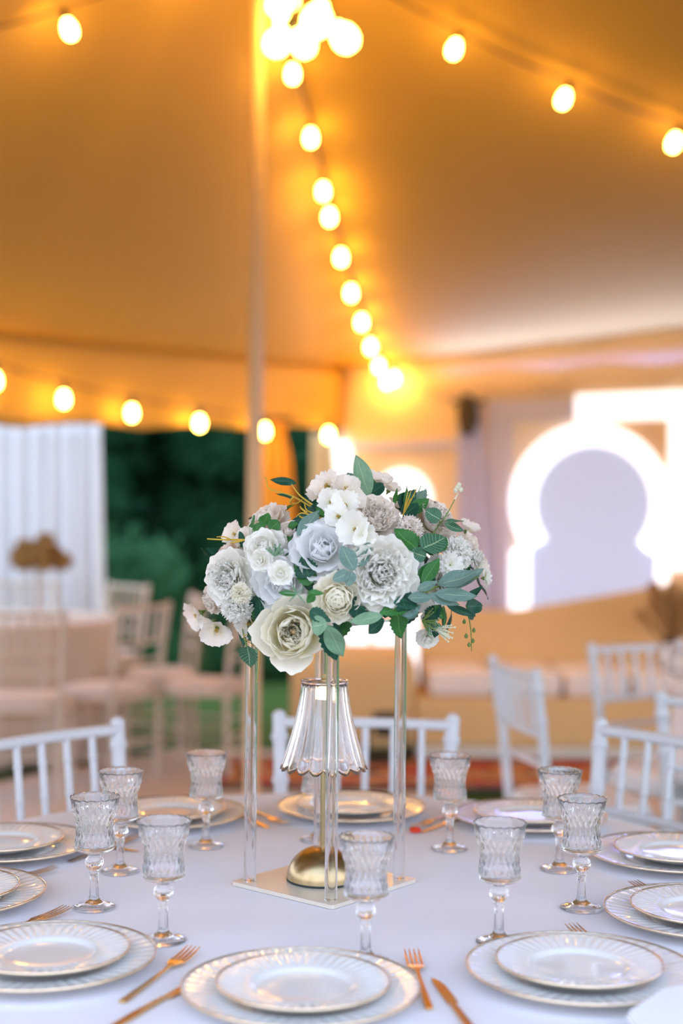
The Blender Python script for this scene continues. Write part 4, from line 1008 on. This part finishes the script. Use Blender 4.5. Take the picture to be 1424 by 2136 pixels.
LEAVES = [
 (770, 1035, 742, 948, 32, 'lance', 'pale', .03), (745, 1035, 726, 985, 26, 'round', 'sage', .06), (772, 1030, 800, 1010, 24, 'round', 'deep', .05), (760, 1040, 780, 1000, 20, 'round', 'green', .07),
 (618, 1008, 563, 1000, 15, 'lance', 'deep', .02), (612, 1040, 574, 1029, 8, 'lance', 'deep', .02), (620, 1118, 667, 1064, 26, 'lance', 'sage', -.01), (628, 1122, 665, 1082, 18, 'lance', 'sage', -.005),
 (548, 1095, 560, 1070, 22, 'ovate', 'green', .03), (563, 1105, 582, 1087, 24, 'round', 'green', .03), (525, 1110, 556, 1092, 20, 'lance', 'green', .03), (600, 1098, 622, 1092, 14, 'lance', 'green', .04),
 (645, 1205, 630, 1160, 40, 'ovate', 'deep', -.0), (640, 1160, 586, 1165, 30, 'ovate', 'deep', .02), (655, 1215, 612, 1175, 34, 'ovate', 'green', .005), (640, 1230, 665, 1200, 30, 'ovate', 'deep', .02),
 (738, 1190, 712, 1138, 32, 'lance', 'sage', -.04), (742, 1182, 772, 1132, 28, 'round', 'sage', -.03), (728, 1195, 694, 1210, 22, 'round', 'sage', -.045), (735, 1192, 724, 1222, 20, 'round', 'sage', -.045),
 (868, 1145, 822, 1102, 44, 'ovate', 'green', -.01), (820, 1135, 846, 1150, 30, 'ovate', 'green', -.005), (880, 1145, 928, 1122, 42, 'round', 'veined', -.02), (888, 1162, 856, 1150, 26, 'round', 'veined', -.015), (872, 1130, 880, 1158, 22, 'round', 'veined', 0),
 (918, 1084, 887, 1065, 28, 'round', 'veined', -.01), (927, 1088, 967, 1087, 10, 'lance', 'veined', -.01), (925, 1092, 968, 1108, 14, 'lance', 'veined', -.01),
 (880, 1218, 916, 1164, 24, 'lance', 'green', -.02), (870, 1215, 905, 1170, 22, 'lance', 'green', -.01),
 (912, 1222, 1004, 1190, 34, 'lance', 'sage', -.04), (930, 1228, 1010, 1186, 22, 'lance', 'sage', -.035), (905, 1238, 996, 1244, 24, 'lance', 'sage', -.05), (890, 1240, 958, 1262, 18, 'lance', 'sage', -.05),
 (870, 1232, 912, 1212, 18, 'lance', 'sage', -.05), (850, 1248, 902, 1246, 22, 'lance', 'sage', -.055), (865, 1262, 848, 1290, 26, 'round', 'sage', -.05), (838, 1285, 878, 1262, 24, 'lance', 'sage', -.05),
 (930, 1262, 992, 1286, 14, 'lance', 'deep', -.01), (968, 1255, 1006, 1222, 14, 'lance', 'deep', 0), (972, 1265, 1006, 1264, 26, 'round', 'deep', 0), (975, 1270, 990, 1285, 26, 'round', 'deep', .01),
 (870, 1252, 820, 1258, 32, 'ovate', 'deep', -.045), (850, 1262, 790, 1280, 30, 'ovate', 'green', -.04), (798, 1284, 728, 1298, 22, 'lance', 'pale', -.055), (848, 1275, 838, 1248, 30, 'ovate', 'deep', -.05),
 (800, 1290, 768, 1322, 26, 'lance', 'deep', -.03), (828, 1275, 836, 1332, 34, 'ovate', 'green', -.02), (820, 1270, 872, 1285, 26, 'ovate', 'deep', .0),
 (645, 1275, 690, 1296, 26, 'ovate', 'deep', -.07), (650, 1308, 682, 1300, 34, 'round', 'pale', -.085), (682, 1305, 715, 1370, 34, 'lance', 'pale', -.07), (684, 1305, 700, 1378, 40, 'ovate', 'deep', -.06),
 (516, 1348, 521, 1392, 36, 'ovate', 'veined', -.01), (520, 1305, 545, 1352, 30, 'ovate', 'veined', .0), (556, 1320, 548, 1358, 22, 'lance', 'deep', 0), (560, 1335, 562, 1378, 14, 'lance', 'deep', 0),
 (548, 1240, 520, 1290, 26, 'ovate', 'deep', .02), (560, 1265, 520, 1270, 24, 'ovate', 'deep', .03), (530, 1290, 548, 1260, 24, 'ovate', 'green', .02), (545, 1295, 540, 1245, 26, 'ovate', 'deep', .01),
 (620, 1240, 580, 1236, 12, 'lance', 'green', -.07), (640, 1236, 676, 1238, 12, 'lance', 'green', -.075), (655, 1240, 640, 1258, 16, 'ovate', 'green', -.06),
 (735, 1250, 765, 1268, 26, 'ovate', 'deep', -.02), (745, 1262, 742, 1292, 30, 'ovate', 'deep', -.03), (835, 1060, 868, 1022, 30, 'ovate', 'deep', .05), (850, 1070, 895, 1040, 24, 'lance', 'green', .05), (820, 1045, 868, 1024, 14, 'lance', 'green', .06),
 (842, 1075, 872, 1050, 30, 'ovate', 'deep', .04), (822, 1055, 828, 1018, 8, 'lance', 'green', .03), (865, 1050, 890, 1022, 22, 'ovate', 'sage', .06), (700, 1110, 640, 1092, 30, 'ovate', 'deep', .02), (690, 1100, 745, 1085, 26, 'ovate', 'deep', .0),
 (660, 1058, 680, 1078, 14, 'lance', 'green', -.01), (655, 1050, 668, 1078, 14, 'lance', 'deep', .01), (890, 1290, 920, 1262, 26, 'ovate', 'deep', 0), (915, 1300, 905, 1330, 18, 'ovate', 'deep', .0), (880, 1290, 916, 1308, 20, 'lance', 'deep', .01), (925, 1290, 905, 1262, 18, 'lance', 'green', .0),
 (520, 1128, 500, 1140, 14, 'round', 'deep', .03), (500, 1108, 512, 1150, 12, 'lance', 'deep', .02), (905, 1200, 870, 1215, 26, 'ovate', 'deep', .01), (915, 1150, 930, 1120, 20, 'ovate', 'green', .02), (640, 1148, 612, 1150, 18, 'ovate', 'deep', .03),
]
for Lf in LEAVES:
    x0, y0, x1, y1, w, k, mm, dz = Lf
    leaf(x0, y0, x1, y1, w, k, mm, dz, roll=LR.uniform(-.35, .35))
# dense inner leaves so that no gap shows through the dome
for i in range(190):
    a = LR.uniform(0, 2 * PI); v = LR.uniform(-.75, .85); rr = math.sqrt(1 - v * v); s = LR.uniform(.62, .86)
    c = CEN + Vector((AX[0] * rr * math.cos(a) * s, AX[1] * rr * math.sin(a) * s, AX[2] * v * s))
    if c.z < FA.z + .012: c.z = FA.z + .012 + LR.uniform(0, .02)
    d = (c - CEN).normalized(); t = Vector((LR.gauss(0, 1), LR.gauss(0, 1), LR.gauss(0, 1))); t = (t - d * t.dot(d) * .6).normalized()
    z = (d - t * d.dot(t)).normalized(); x = t.cross(z); mm = Matrix.Identity(4); ln = LR.uniform(.04, .07)
    for q in range(3): mm[q][0] = x[q]; mm[q][1] = t[q]; mm[q][2] = z[q]; mm[q][3] = c[q]
    link('leaf', LM[('ovate', LR.randrange(4))], fa, Matrix.Translation(-FA) @ mm @ Matrix.Diagonal((ln * .55, ln, ln * .7, 1)), M[LR.choice(['deep', 'deep', 'green'])])
g = G(); g.lathe([(.0001, 0), (.085, 0), (.10, .02), (.09, .07), (.05, .11), (.0001, .12)], 24); g.build('foam', M['fol0'], fa)
def twig(name, P, r, m_, dz=0.0):
    pts = [surf(x, y, 0)[0] for x, y in P]; dd = [p.y for p in pts]; d0 = sum(dd) / len(dd) + dz
    pts = [D(x, y, d0 + .01 * i) - FA for i, (x, y) in enumerate(P)]
    sm = []
    for i in range(len(pts) - 1):
        for k in range(4):
            f = k / 4; p0 = pts[max(0, i - 1)]; p1 = pts[i]; p2 = pts[i + 1]; p3 = pts[min(len(pts) - 1, i + 2)]
            sm.append(.5 * ((2 * p1) + (p2 - p0) * f + (2 * p0 - 5 * p1 + 4 * p2 - p3) * f * f + (3 * p1 - p0 - 3 * p2 + p3) * f ** 3))
    sm.append(pts[-1]); g = G(); n = len(sm)
    g.tube(sm, [r * (1 - .6 * i / n) for i in range(n)], 6); return g.build(name, m_, fa), sm
twig('twig', [(535, 1128), (500, 1126), (470, 1126), (432, 1124)], .0022, M['twig'], -.01); twig('twig', [(480, 1126), (468, 1120), (452, 1120)], .0016, M['twig'], -.01)
twig('twig', [(505, 1127), (490, 1131), (480, 1133)], .002, M['twig'], -.01)
for P in ([(665, 1062), (640, 1045), (622, 1030), (608, 1010)], [(665, 1066), (640, 1052), (610, 1035), (580, 1026), (560, 1018), (556, 1002), (552, 994)], [(660, 1072), (640, 1065), (635, 1050)], [(612, 1036), (605, 1048), (618, 1050), (630, 1042)],
          [(690, 1085), (660, 1078), (630, 1070), (618, 1078)], [(640, 1070), (628, 1060), (626, 1056)], [(650, 1074), (632, 1080), (624, 1076)]):
    twig('twig', P, .0018, M['twig'], 0)
twig('stalk', [(884, 1147), (905, 1110), (930, 1075), (948, 1042)], .0016, M['stalk'], -.01); twig('stalk', [(948, 1042), (956, 1028)], .0016, M['p_white'], -.01)
twig('stalk', [(918, 1086), (916, 1092), (924, 1090)], .001, M['stalk'], -.01)
twig('stalk', [(972, 1262), (978, 1290), (982, 1320), (983, 1358)], .0014, M['stalk'], 0)
_, _ = twig('stalk', [(880, 1238), (915, 1222), (950, 1218), (1000, 1202)], .0022, M['stalk'], -.06)
for (x, y) in ((968, 1297), (988, 1315), (972, 1327), (986, 1337), (978, 1345)):
    p = D(x, y, surf(980, 1320)[0].y) - FA; g = G(); g.lathe([(.0001, -.004), (.0025, -.002), (.003, .0005), (.0015, .003), (.0001, .005)], 8, mx=Matrix.Translation(p)); g.build('bud', M['stalk'], fa)
for (x, y) in ((953, 1018), (961, 1022), (957, 1012), (950, 1024)):
    p = D(x, y, surf(950, 1040)[0].y - .01) - FA; g = G(); g.lathe([(.0001, -.004), (.003, -.002), (.0038, .001), (.002, .004), (.0001, .005)], 8, mx=Matrix.Translation(p)); g.build('bud', M['p_white'], fa)
twig('stalk', [(515, 1350), (508, 1325), (505, 1308)], .0014, M['stalk'], -.005); twig('stalk', [(525, 1300), (520, 1320), (508, 1330), (538, 1352)], .0012, M['twig'], -.01)
twig('stalk', [(541, 1354), (541, 1380), (538, 1405), (536, 1425)], .001, M['twig'], -.01)
# small sprays of fine needles
def spray(x, y, n, lpx, m_, ang0=-PI / 2, spread=1.2, dz=0.0):
    q, _ = surf(x, y, dz); g = G()
    for i in range(n):
        a = ang0 + LR.uniform(-spread, spread); l = lpx / FPX * q.y * LR.uniform(.6, 1.1); base = q - FA
        t = base + (RV * math.cos(a) - UV * math.sin(a)) * l + Vector((0, LR.uniform(-.5, .2) * l, 0)); mid = base.lerp(t, .5) + Vector((0, -.002, 0)); g.tube([base, mid, t], [.0009, .0012, .0005], 5)
        if n > 8:
            for k in range(3): c = base.lerp(t, .55 + .2 * k); g.add(*ball((c.x, c.y, c.z), .0016, 6, 4))
    g.build('spray', m_, fa)
spray(572, 1160, 14, 26, M['pale'], dz=-.04); spray(620, 1238, 6, 26, M['pale'], dz=-.09, spread=2.5); spray(840, 1075, 6, 60, M['twig'], ang0=-1.1, spread=.35, dz=.04); spray(862, 1050, 5, 45, M['pale'], ang0=-1.0, spread=.6, dz=.05)
spray(905, 1310, 16, 40, M['p_white'], ang0=.3, spread=.6, dz=0); spray(880, 1295, 10, 34, M['stalk'], ang0=.2, spread=1.2, dz=.0); spray(895, 1290, 9, 40, M['pale'], ang0=1.0, spread=.7, dz=.0)
